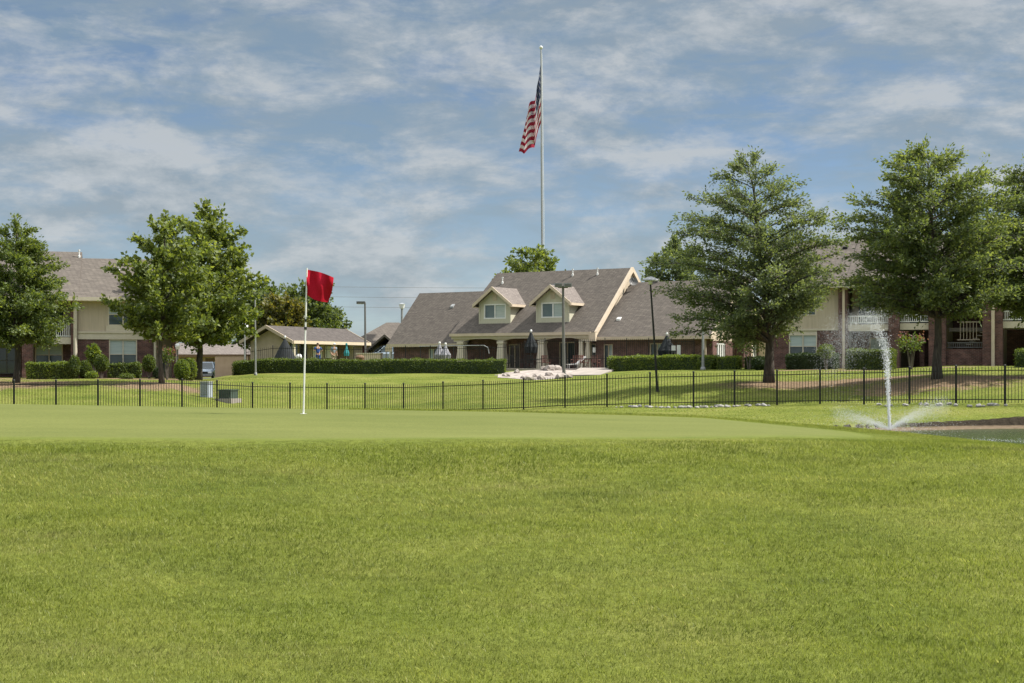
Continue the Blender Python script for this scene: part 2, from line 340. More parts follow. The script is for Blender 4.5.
def leaf_verts(P, D, L, Wd, rng):
    n = len(P); D = unit(D); s = unit(np.cross(D, unit(rng.normal(size=(n, 3))))); nn = np.cross(D, s)
    l = (L * rng.uniform(.65, 1.3, n))[:, None]; w = (Wd * rng.uniform(.7, 1.25, n))[:, None]
    v = np.stack([P, P + D * l * .5 + s * w * .5 + nn * w * .12, P + D * l, P + D * l * .5 - s * w * .5 + nn * w * .12], 1)
    return v.reshape(-1, 3)
LEAF = [(0, 1, 2, 3)]

# ------------------------------------------------------------------ trees
def tree(name, label, base, H, z0, prof, leafm, seed, limbs=70, twigs=16, lpt=18, leaf=(.17, .10), tr=.16, bark='bark', skew=(0, 0),
         lift=.45, droop=0., tl=1.0, group=None, lean=0., cat='tree', wind=0., asym=None, twigd=.5, spread=1.0, cut=0):
    rng = np.random.default_rng(seed); rnd = random.Random(seed)
    root = thing(name, label, cat, base, 0, group)
    th, rr = [p[0] for p in prof], [p[1] for p in prof]
    def rad(t, phi):
        r = float(np.interp(t, th, rr))
        if asym: r *= 1 + asym * math.cos(phi)
        return r * (1 + .10 * math.sin(3 * phi + seed) + .07 * math.sin(5 * phi + 9 * t))
    tb = MB()
    def axis(z):
        f = z / H; return Vector((lean * z + skew[0] * f * f + .06 * math.sin(z * 1.7 + seed), skew[1] * f * f + .05 * math.cos(z * 1.3 + seed), z))
    zs = np.linspace(0, H * .93, 12)
    tb.tube([axis(z) - Vector((0, 0, .12 if i == 0 else 0)) for i, z in enumerate(zs)], [tr * (1.45 if i == 0 else 1.1 if i == 1 else 1) * (1 - .93 * (z / (H * .95))) + .012 for i, z in enumerate(zs)], 8)
    TS, TE, TW = [], [], []
    tg = np.linspace(0, 1, 60); cdf = np.cumsum(np.interp(tg, th, rr) + .12 * max(rr)); cdf = (cdf - cdf[0]) / (cdf[-1] - cdf[0])
    for i in range(limbs):
        t = float(np.interp((i + .5) / limbs, cdf, tg)); t = min(1, max(0, t + rnd.uniform(-.03, .03))); phi = i * 2.399963 + rnd.uniform(-.4, .4)
        r = rad(t, phi) * (rnd.uniform(.76, 1.14) if rnd.random() < .78 else rnd.uniform(.4, .75))
        if cut and t < .3: k_ = max(0, math.cos(phi + .3)) * (1 - t / .3); r *= 1 - cut * k_; t += .16 * k_
        zt = z0 + t * (H - z0)
        ax = axis(zt); tip = Vector((ax.x + r * math.cos(phi), ax.y + r * math.sin(phi), zt))
        zb = max(z0 * .92, min(zt - r * lift - .15, H * .9)); zb = min(zb, zt) if zt > z0 * .92 else max(zt - .2, z0 * .8)
        b = axis(zb); mid = (b + tip) * .5 + Vector((0, 0, .12 * r + rnd.uniform(-.1, .15)))
        pts = [b * (1 - s) ** 2 + mid * 2 * s * (1 - s) + tip * s * s - Vector((0, 0, droop * r * s ** 3)) for s in (0, .25, .5, .75, 1)]
        r0 = max(.015, tr * .42 * (1 - t * .75)) * (.5 + .5 * min(1, r / 2))
        tb.tube(pts, [r0, r0 * .8, r0 * .6, r0 * .4, .008], 5, cap=False)
        ld = (pts[4] - pts[2]).normalized()
        nt_ = max(6, int(twigs * (.4 + .75 * min(1.2, r / (max(rr) * .8)))))
        for k in range(nt_):
            f = .22 + .78 * (k + rnd.random()) / nt_
            fi = f * 4; j = min(3, int(fi)); p = pts[j].lerp(pts[j + 1], fi - j)
            d = (ld + Vector((rnd.gauss(0, 1), rnd.gauss(0, 1), rnd.gauss(.18 - droop * .6 + .5 * t, .55))) * ((.75 if k < nt_ - 3 else .32) * spread)).normalized()
            d = (d + Vector((-wind, 0, 0))).normalized()
            ln = tl * rnd.uniform(.5, 1.1) * (1.1 - .35 * f) * (.6 + .4 * min(1, r / 1.5))
            e = p + d * ln; TS.append(p); TE.append(e); TW.append(ln)
            tb.tube([p, e], [.012, .004], 3, cap=False)
            if k % 2 == 0:                                  # side shoot fills the spray
                d2 = (d + Vector((rnd.gauss(0, .7), rnd.gauss(0, .7), rnd.gauss(.1, .45)))).normalized(); p2 = p.lerp(e, .55); TS.append(p2); TE.append(p2 + d2 * ln * .75); TW.append(ln)
    tb.build('trunk', M[bark], root, True)
    S = np.array(TS); E = np.array(TE); n = len(S)
    k = np.repeat(np.arange(n), lpt); f = rng.uniform(.05, 1.0, len(k))[:, None]
    P = S[k] * (1 - f) + E[k] * f + rng.normal(0, .06 * tl + .02, (len(k), 3))
    D = unit(E[k] - S[k]) * .9 + rng.normal(0, twigd, (len(k), 3)) + np.array([0, 0, -.15 - droop * .3])
    raw('crown', leaf_verts(P, D, leaf[0], leaf[1], rng), 4, LEAF, M[leafm], root)
    return root

# ------------------------------------------------------------------ hedges and bushes
def hedge(name, label, p0, p1, width, h, leafm, seed, n=5000, leaf=.10, group=None, cat='hedge', zoff=0):
    """clipped hedge from p0 to p1 (front edge on the ground, x y), growing back"""
    rng = np.random.default_rng(seed)
    p0 = np.array(p0[:2]); p1 = np.array(p1[:2]); d = p1 - p0; Ln = np.hypot(*d); rz = math.atan2(d[1], d[0])
    u, v = d / Ln, np.array([-d[1], d[0]]) / Ln
    z0 = gz(*((p0 + p1) / 2)) + zoff
    ns = max(2, int(Ln / 1.0))
    def zof(x): q = p0[None] + x[:, None] * u[None] + v[None] * width * .5; return heights(q[:, 0], q[:, 1]) - z0
    xs = np.linspace(0, Ln, ns + 1); zz = zof(xs)
    root = thing(name, label, cat, (p0[0], p0[1], z0), rz, group)
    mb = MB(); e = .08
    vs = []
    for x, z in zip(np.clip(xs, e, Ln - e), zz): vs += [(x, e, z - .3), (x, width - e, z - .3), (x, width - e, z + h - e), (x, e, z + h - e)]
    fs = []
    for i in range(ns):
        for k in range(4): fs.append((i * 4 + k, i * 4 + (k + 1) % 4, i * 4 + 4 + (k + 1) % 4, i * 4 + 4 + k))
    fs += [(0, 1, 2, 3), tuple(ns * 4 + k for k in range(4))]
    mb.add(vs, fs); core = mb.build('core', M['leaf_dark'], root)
    # leaves over front, top, ends
    A = np.array([Ln * h, Ln * width, width * h, width * h]); c = rng.choice(4, n, p=A / A.sum()); a, b = rng.random(n), rng.random(n)
    P = np.zeros((n, 3)); Nn = np.zeros((n, 3))
    k = c == 0; P[k] = np.c_[a[k] * Ln, 0 * a[k], b[k] * h]; Nn[k] = (0, -1, 0)
    k = c == 1; P[k] = np.c_[a[k] * Ln, b[k] * width, 0 * a[k] + h]; Nn[k] = (0, 0, 1)
    k = c == 2; P[k] = np.c_[0 * a[k], a[k] * width, b[k] * h]; Nn[k] = (-1, 0, 0)
    k = c == 3; P[k] = np.c_[0 * a[k] + Ln, a[k] * width, b[k] * h]; Nn[k] = (1, 0, 0)
    P += Nn * (rng.normal(-.03, .035, n) + .03 * np.sin(P[:, 0] * 2.3 + seed) + .03 * np.sin(P[:, 0] * 5.7 + 2 * seed + P[:, 2] * 3) + np.where(rng.random(n) < .03, .1, 0) * rng.random(n))[:, None]
    P[:, 2] += zof(np.clip(P[:, 0], 0, Ln))
    D = Nn * .5 + rng.normal(0, .8, (n, 3)) + np.array([0, 0, .3])
    raw('foliage', leaf_verts(P, D, leaf, leaf * .7, rng), 4, LEAF, M[leafm], root)
    return root
def bush(name, label, loc, rx, ry, h, leafm, seed, n=2200, leaf=.10, group=None, cat='bush', z_low=0, stem=False, fuzz=.05):
    rng = np.random.default_rng(seed)
    root = thing(name, label, cat, loc, 0, group)
    c = z_low + (h - z_low) / 2; rzv = (h - z_low) / 2
    d = unit(rng.normal(size=(n, 3))); k = 1 + .10 * np.sin(d[:, 0] * 5 + seed) * np.sin(d[:, 2] * 4 + d[:, 1] * 6)
    P = d * np.array([rx, ry, rzv]) * (k * (1 - np.abs(rng.normal(0, fuzz * 1.6, n))))[:, None] + np.array([0, 0, c])
    D = d * .6 + rng.normal(0, .8, (n, 3)) + np.array([0, 0, .2])
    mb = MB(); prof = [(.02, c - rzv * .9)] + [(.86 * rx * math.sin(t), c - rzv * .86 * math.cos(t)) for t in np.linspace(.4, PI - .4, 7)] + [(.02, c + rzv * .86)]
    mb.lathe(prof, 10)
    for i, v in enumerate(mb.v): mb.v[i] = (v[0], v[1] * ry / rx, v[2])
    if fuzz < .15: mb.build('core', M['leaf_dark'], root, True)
    if stem:
        s = MB()
        for q in range(5):
            a = q * 1.26; s.tube([(.05 * math.cos(a), .05 * math.sin(a), -.1), (.25 * rx * math.cos(a), .25 * rx * math.sin(a), z_low + .1), (.6 * rx * math.cos(a), .6 * ry * math.sin(a), c + rzv * .3)], [.03, .022, .01], 5)
        s.build('stem', M['bark'], root)
    raw('foliage', leaf_verts(P, D, leaf, leaf * .6, rng), 4, LEAF, M[leafm], root)
    return root

# ------------------------------------------------------------------ the setting
def struct(o): o['kind'] = 'structure'; return o
GREEN_C, GREEN_R = (-6.0, 20.5), (11.4, 4.75)
def green_d(x, y):
    xx = (x - GREEN_C[0]) / GREEN_R[0]; yy = (y - GREEN_C[1]) / GREEN_R[1]
    return (np.abs(xx) ** 2.6 + np.abs(yy) ** 2.6) ** (1 / 2.6)
MULCH = [(20, 79, 4.2, 4.5), (161, 79, 3.2, 4), (-60, 84, 6, 5), (780, 69, 3.3, 3.0), (830, 68, 3.4, 2.8), (936, 63, 4.2, 3.6), (1005, 65, 4.4, 3.2), (880, 69, 3.4, 2.4), (60, 91.5, 7, 2.2), (130, 91, 4, 2), (185, 92, 3, 3), (820, 90, 4, 2), (900, 84, 6, 2), (725, 101, 2, 1.2)]
def ground():
    xs = np.unique(np.concatenate([np.arange(-34, 36.01, .4), np.arange(5, 33, .2), -34 - np.cumsum(np.geomspace(.6, 260, 30)), 36 + np.cumsum(np.geomspace(.6, 260, 30))]))
    ys = np.unique(np.concatenate([np.arange(-16, 30, .4), np.arange(15.2, 17.2, .1), np.arange(30, 49.5, .4), np.arange(49.5, 52.6, .08), np.arange(52.6, 118, .5), 118 + np.cumsum(np.geomspace(.7, 300, 34)), -16 - np.cumsum(np.geomspace(2, 200, 10))]))
    xx, yy = np.meshgrid(xs, ys); z = heights(xx.ravel(), np.maximum(yy.ravel(), -5))
    d = green_d(xx.ravel(), yy.ravel()); z = z - .014 * sstep(.985, .95, d)
    nx, ny = len(xs), len(ys); v = np.c_[xx.ravel(), yy.ravel(), z]
    i = np.arange(ny - 1)[:, None] * nx + np.arange(nx - 1)[None]; f = np.stack([i, i + 1, i + nx + 1, i + nx], -1).reshape(-1, 4)
    me = bpy.data.meshes.new('lawn'); me.vertices.add(len(v)); me.vertices.foreach_set('co', v.astype(np.float32).ravel())
    me.loops.add(f.size); me.loops.foreach_set('vertex_index', f.astype(np.int32).ravel()); me.polygons.add(len(f))
    me.polygons.foreach_set('loop_start', (np.arange(len(f)) * 4).astype(np.int32)); me.polygons.foreach_set('loop_total', np.full(len(f), 4, np.int32))
    me.polygons.foreach_set('use_smooth', np.ones(len(f), bool)); me.update(calc_edges=True)
    mu = np.zeros(len(v))
    for px, Y, rx, ry in MULCH: mu = np.maximum(mu, 1.15 - .65 * np.hypot((v[:, 0] - X(px, Y)) / rx, (v[:, 1] - Y) / ry))
    a = me.attributes.new('mulch', 'FLOAT', 'POINT'); a.data.foreach_set('value', np.clip(mu, 0, 1).astype(np.float32))
    dd = np.hypot((v[:, 0] - PC[0]) / PR[0], (v[:, 1] - PC[1]) / PR[1])
    a = me.attributes.new('shore', 'FLOAT', 'POINT'); a.data.foreach_set('value', (dd < 1.03).astype(np.float32))
    me.materials.append(M['lawn']); o = bpy.data.objects.new('lawn', me); C.objects.link(o); struct(o)
ground()
def sheet(name, x0, x1, y0, y1, step, keep, lift, m):
    xs = np.arange(x0, x1 + step, step); ys = np.arange(y0, y1 + step, step)
    xx, yy = np.meshgrid(xs, ys); z = heights(xx.ravel(), yy.ravel()) + lift; ok = keep(xx.ravel(), yy.ravel())
    nx, ny = len(xs), len(ys); i = (np.arange(ny - 1)[:, None] * nx + np.arange(nx - 1)[None]).ravel(); f = np.stack([i, i + 1, i + nx + 1, i + nx], -1)
    f = f[ok[f].all(1)]; use, inv = np.unique(f, return_inverse=True); v = np.c_[xx.ravel(), yy.ravel(), z][use]; dv = green_d(v[:, 0], v[:, 1])
    if name == 'putting_green': v[:, 2] -= .03 * sstep(.955, 1.0, dv)
    me = bpy.data.meshes.new(name); me.from_pydata(v.tolist(), [], inv.reshape(-1, 4).tolist()); me.materials.append(m)
    at = me.attributes.new('collar', 'FLOAT', 'POINT'); at.data.foreach_set('value', sstep(.90, .975, dv).astype(np.float32))
    me.polygons.foreach_set('use_smooth', np.ones(len(me.polygons), bool)); o = bpy.data.objects.new(name, me); C.objects.link(o); return struct(o)
sheet('putting_green', -17.5, 5.6, 15.4, 25.8, .12, lambda x, y: green_d(x, y) < 1.01, .004, M['turf'])
sheet('driveway', -36, -26, 97, 165, .6, lambda x, y: (512 + F * x / y > 176) & (512 + F * x / y < 219), .03, M['asphalt'])
def water():
    m, t, N, L = nt('pond_water_surface')
    p = N.new('ShaderNodeBsdfPrincipled'); p.inputs['Base Color'].default_value = (.03, .055, .018, 1); p.inputs['Roughness'].default_value = .16; p.inputs['Specular IOR Level'].default_value = .6
    tc = N.new('ShaderNodeTexCoord'); n = N.new('ShaderNodeTexNoise'); n.inputs['Scale'].default_value = 2.4; n.inputs['Detail'].default_value = 6; L.new(tc.outputs['Object'], n.inputs['Vector'])
    b = N.new('ShaderNodeBump'); b.inputs['Strength'].default_value = .7; b.inputs['Distance'].default_value = .12; L.new(n.outputs['Fac'], b.inputs['Height']); L.new(b.outputs[0], p.inputs['Normal'])
    out(t, p.outputs[0])
    mb = MB(); n = 72; mb.add([(PC[0] + PR[0] * .998 * math.cos(k * 2 * PI / n), PC[1] + PR[1] * .998 * math.sin(k * 2 * PI / n), WATER) for k in range(n)], [tuple(range(n))])
    struct(mb.build('pond_water', m))
water()

def blades():
    """the rough in front of the green: every blade a thin bent leaf, thinning with distance"""
    rng = np.random.default_rng(3); Ps = []; Hs = []
    y0 = 6.4
    while y0 < 27:
        y1 = y0 + .8; w = .38 * y1 + .8; area = 2 * w * .8; dens = 6600 * (7.5 / (y0 + 1)) ** 1.2
        n = int(area * dens); x = rng.uniform(-w, w, n); y = rng.uniform(y0, y1, n)
        d = green_d(x, y); k = d > .995 - np.abs(rng.normal(0, .03, n))
        if y0 > 16: k &= (x > -3)
        x, y = x[k], y[k]; Ps.append(np.c_[x, y]); Hs.append((.30 + .70 * sstep(.97, 1.16, green_d(x, y))) * (1 + .05 * (y - 7)))
        y0 = y1
    P = np.concatenate(Ps); hk = np.concatenate(Hs); n = len(P)
    z = heights(P[:, 0], P[:, 1]); B = np.c_[P, z - .004]
    patch = .5 + .5 * np.sin(P[:, 0] * 1.1 + 2 * np.sin(P[:, 1] * .7)) * np.sin(P[:, 1] * 1.7 + P[:, 0] * .5)
    h = (.013 + .008 * patch + .016 * rng.random(n) ** 2) * hk; wd = .0034 * (.7 + .6 * rng.random(n)) * hk
    a = rng.uniform(0, 2 * PI, n); ln = h * np.abs(rng.normal(.45, .35, n)); b = a + rng.normal(0, .8, n)
    tip = B + np.c_[ln * np.cos(b), ln * np.sin(b), h]; s = np.c_[-np.sin(a), np.cos(a), 0 * a] * wd[:, None] * .5
    midp = B + (tip - B) * np.array([.38, .38, .62]); 
    v = np.stack([B - s, B + s, midp + s * .8, tip, midp - s * .8], 1).reshape(-1, 3)
    o = raw('rough_grass', v, 5, [(0, 1, 2, 3, 4)], M['blade']); o['kind'] = 'stuff'; o['label'] = 'mown green rough grass in front of the putting green'; o['category'] = 'grass'
blades()
def tussocks():
    """longer lawn grass seen beyond the pond and on the slope, tufts only"""
    rng = np.random.default_rng(5); n = 150000
    y = rng.uniform(46, 100, n); px = rng.uniform(-20, 1044, n); x = X(px, y)
    mu = np.zeros(n)
    for q, Y, rx, ry in MULCH: mu = np.maximum(mu, 1.15 - .65 * np.hypot((x - X(q, Y)) / rx, (y - Y) / ry))
    k = (np.hypot((x - PC[0]) / PR[0], (y - PC[1]) / PR[1]) > 1.01) & (mu < .75) & (((px < 490) | (px > 620)) | (y < 92)) & ~((px > 170) & (px < 222) & (y > 94))
    x, y = x[k], y[k]; n = len(x); B = np.c_[x, y, heights(x, y) - .01]
    h = rng.uniform(.02, .05, n); a = rng.uniform(0, 2 * PI, n); w = rng.uniform(.012, .03, n); s = np.c_[np.cos(a), np.sin(a), 0 * a] * w[:, None]
    t = B + np.c_[rng.normal(0, .03, n), rng.normal(0, .03, n), h]
    o = raw('lawn_tufts', np.stack([B - s, B + s, t], 1).reshape(-1, 3), 3, [(0, 1, 2)], M['blade']); o['kind'] = 'stuff'; o['label'] = 'short lawn tufts on the slope behind the green'; o['category'] = 'grass'
tussocks()

# ------------------------------------------------------------------ building helpers
def wall(mb, u0, u1, z0, z1, v0, v1, holes=(), mi=0):
    """wall slab between v0 (front) and v1 with rectangular holes (u0,u1,z0,z1)"""
    us = sorted({u0, u1, *[h[0] for h in holes], *[h[1] for h in holes]}); us = [u for u in us if u0 <= u <= u1]
    for a, b in zip(us, us[1:]):
        c = (a + b) / 2; cut = sorted([(h[2], h[3]) for h in holes if h[0] < c < h[1]]); z = z0
        for q0, q1 in cut:
            if q0 > z: mb.box(a, b, v0, v1, z, q0, mi)
            z = max(z, q1)
        if z < z1: mb.box(a, b, v0, v1, z, z1, mi)
def window(parent, u0, u1, z0, z1, v, panes=2, sash=True, left='blind', right='blind', frame='trim', fw=.07, lower='glass', name='window'):
    """frame, panes and sashes set into the wall; v is the wall's front face"""
    f = MB(); um = (u0 + u1) / 2
    f.box(u0, u1, v - .03, v + .10, z1 - fw, z1); f.box(u0, u1, v - .05, v + .10, z0, z0 + fw)
    f.box(u0, u0 + fw, v - .03, v + .10, z0 + fw, z1 - fw); f.box(u1 - fw, u1, v - .03, v + .10, z0 + fw, z1 - fw)
    us = [u0 + fw]
    for k in range(1, panes):
        c = u0 + (u1 - u0) * k / panes; f.box(c - fw * .5, c + fw * .5, v - .02, v + .09, z0 + fw, z1 - fw); us += [c - fw * .5, c + fw * .5]
    us.append(u1 - fw); zm = z0 + (z1 - z0) * .5
    if sash:
        for k in range(panes): f.box(us[2 * k], us[2 * k + 1], v, v + .08, zm - .025, zm + .025)
    fo = f.build(name, M[frame], parent)
    for k in range(panes):
        a, b = us[2 * k], us[2 * k + 1]; kind = left if k == 0 else right
        if sash:
            MB().box(a, b, v + .05, v + .07, zm + .025, z1 - fw).build('pane', M[kind], fo)
            MB().box(a, b, v + .05, v + .07, z0 + fw, zm - .025).build('pane', M[lower], fo)
        else: MB().box(a, b, v + .05, v + .07, z0 + fw, z1 - fw).build('pane', M[kind], fo)
    return fo
def railing(parent, u0, u1, z0, z1, v, m='white', gap=.13):
    f = MB(); f.box(u0, u1, v, v + .06, z1 - .07, z1); f.box(u0, u1, v, v + .06, z0, z0 + .06)
    n = int((u1 - u0) / gap)
    for k in range(1, n): c = u0 + (u1 - u0) * k / n; f.box(c - .02, c + .02, v + .01, v + .05, z0 + .06, z1 - .07)
    return f.build('railing', M[m], parent)
def roof_prism(parent, u0, u1, v0, vr, v1, ze, zr, th=.2, m='shingle', ze1=None):
    ze1 = ze if ze1 is None else ze1
    return MB().prism([(v0, ze), (vr, zr), (v1, ze1), (v1, ze1 - th), (vr, zr - th), (v0, ze - th)], 'x', u0, u1).build('roof', M[m], parent)
def vent_pipe(roof, u, v, z, m='white', s=1):
    b = MB(); b.lathe([(.11 * s, -.1), (.11 * s, .12), (.06 * s, .16), (.06 * s, .45), (.10 * s, .46), (.10 * s, .55)], 8, c=(u, v, z)); b.build('vent_pipe', M[m], roof)
def cap_vent(roof, u, v, z, slope, m='dark'):
    MB().prism([(v - .16, z - .16 * slope), (v - .16, z - .16 * slope + .16), (v + .16, z + .16 * slope + .06), (v + .16, z + .16 * slope)], 'x', u - .16, u + .16).build('roof_vent', M[m], roof)

# ------------------------------------------------------------------ left apartment block (facade turned 15 degrees)
def left_block():
    a = R(15); O = Vector((X(78, 95), 95, .70)); ca, sa = math.cos(a), math.sin(a)
    def U(px): k = (px - 512) / F; return (k * O.y - O.x) / (ca - k * sa)
    r = thing('apartment_building', 'two storey brick and tan apartment block at the left with a brown shingle roof', 'building', O, a)
    uL, u0, uE = U(-40), 0, U(177)
    zb, zt, ze = 2.62, 3.15, 5.42      # brick top, trim top, eave
    # main bay
    w1 = (U(109), U(137), .62, 2.62); w2 = (U(108), U(138), 3.55, 5.05)
    b = MB(); wall(b, u0, U(153), -.6, zb, 0, .25, [w1]); b.box(U(139), U(153), -.05, -.001, -.6, zb)
    b.box(U(153) - .2, U(153), .25, 1.2, -.6, zb); b.build('brick_wall', M['brick'], r)
    s = MB(); wall(s, u0, U(153), zt, ze, .02, .25, [w2]); s.box(U(153) - .2, U(153), .25, 1.2, zb, ze); s.build('siding_wall', M['siding'], r)
    t = MB(); t.box(u0, U(154), -.07, .25, zb, zt - .12); t.box(u0 - .02, U(154), -.12, .25, zt - .12, zt); t.box(U(108) - .12, U(138) + .12, -.04, .0, zt, w2[2]); t.box(u0, U(153), -.02, .01, ze - .25, ze); t.build('trim_band', M['trim'], r)
    window(r, *w1, .02); window(r, *w2, .04)
    # set-back bay at the right end
    s = MB(); wall(s, U(153), U(173), -.6, ze, 1.2, 1.4, [(U(160), U(169), -.6, 1.6)]); s.build('siding_wall', M['siding'], r)
    MB().box(U(160), U(169), 1.28, 1.36, -.6, 1.6).build('door', M['glass'], r)
    b = MB(); b.box(U(172), U(176), -.1, .5, -.6, ze); b.box(U(176) - .25, U(176), .5, 10, -.6, ze); b.build('brick_column', M['brick'], r)
    for px in (155, 177): MB().tube([(U(px), -.12, ze), (U(px), -.12, -.2), (U(px) + .1, -.3, -.35)], .085, 8).build('downspout', M['trim'], r)
    # recessed balcony bay
    uA, uB = U(33), U(71)
    s = MB(); wall(s, uA, uB, 2.9, ze, 1.7, 1.9, [(U(44), U(62), 2.9, 5.0)]); s.build('siding_wall', M['siding'], r)
    MB().box(U(44), U(62), 1.78, 1.85, 2.9, 5.0).build('balcony_door', M['glass'], r)
    w = (U(34), U(62), .70, 2.45); b = MB(); wall(b, uA, uB, -.6, 2.5, 1.2, 1.45, [w]); b.build('brick_wall', M['brick'], r); window(r, *w, 1.22, sash=True, frame='stucco')
    MB().box(uA, uB, 0, 1.9, 2.3, 2.75).build('balcony_floor', M['trim'], r); railing(r, uA, uB, 2.8, 3.75, .02)
    b = MB(); b.box(uB, u0 - .001, -.15, .5, -.6, ze); b.box(U(66), uB, .9, 1.2, -.6, 2.3); b.build('brick_column', M['brick'], r)
    b = MB(); b.box(U(22), uA, -.1, .5, -.6, ze); b.build('brick_column', M['brick'], r)
    MB().tube([(U(75.5), -.24, ze), (U(75.5), -.24, -.3)], .13, 8).build('downspout', M['trim'], r)
    # breezeway further left
    d = MB(); d.box(uL, U(22), 2.6, 2.8, -.6, ze); d.build('brick_wall', M['brick'], r)
    w = (U(-6), U(13), .3, 2.1); window(r, *w, 2.5, sash=True, frame='polegrey', left='glass', right='glass'); MB().box(uL, U(22), 0, 2.6, 2.3, 2.75).build('balcony_floor', M['trim'], r); railing(r, uL, U(22), 2.8, 3.75, .02)
    # body and roof
    MB().box(uL, U(153) - .2, 3.0, 11.8, -.6, ze).build('back_wall', M['siding'], r)
    sl = 3.05 / 6.0
    ro = MB().prism([(-.55, ze - .02), (6, ze + 3.05), (12.4, ze - .02), (12.4, ze - .2), (6, ze + 2.85), (-.55, ze - .2)], 'x', u0 - .05, uE + .35).build('roof', M['shingle'], r)
    r2 = MB().prism([(-.56, ze - .015), (6.8, ze + 3.55), (13, ze - .02), (13, ze - .2), (6.8, ze + 3.3), (-.56, ze - .2)], 'x', uL, u0 + .05).build('roof', M['shingle'], r)
    f = MB(); f.box(uL, uE + .36, -.68, -.565, ze - .24, ze - .0); f.box(uL, uE + .3, -.56, .2, ze - .28, ze - .205); f.build('fascia', M['trim'], r)
    g = MB(); g.prism([(.5, ze), (6, ze + 2.8), (11.5, ze)], 'x', uE - .2, uE); g.build('gable_wall', M['siding'], r)
    cap_vent(ro, U(113) + .45, 4.9, ze + 2.55, sl); vent_pipe(ro, U(114) + .3, 3.2, ze + 1.75); vent_pipe(r2, U(76), 5.9, ze + 3.1, s=.75)
left_block()

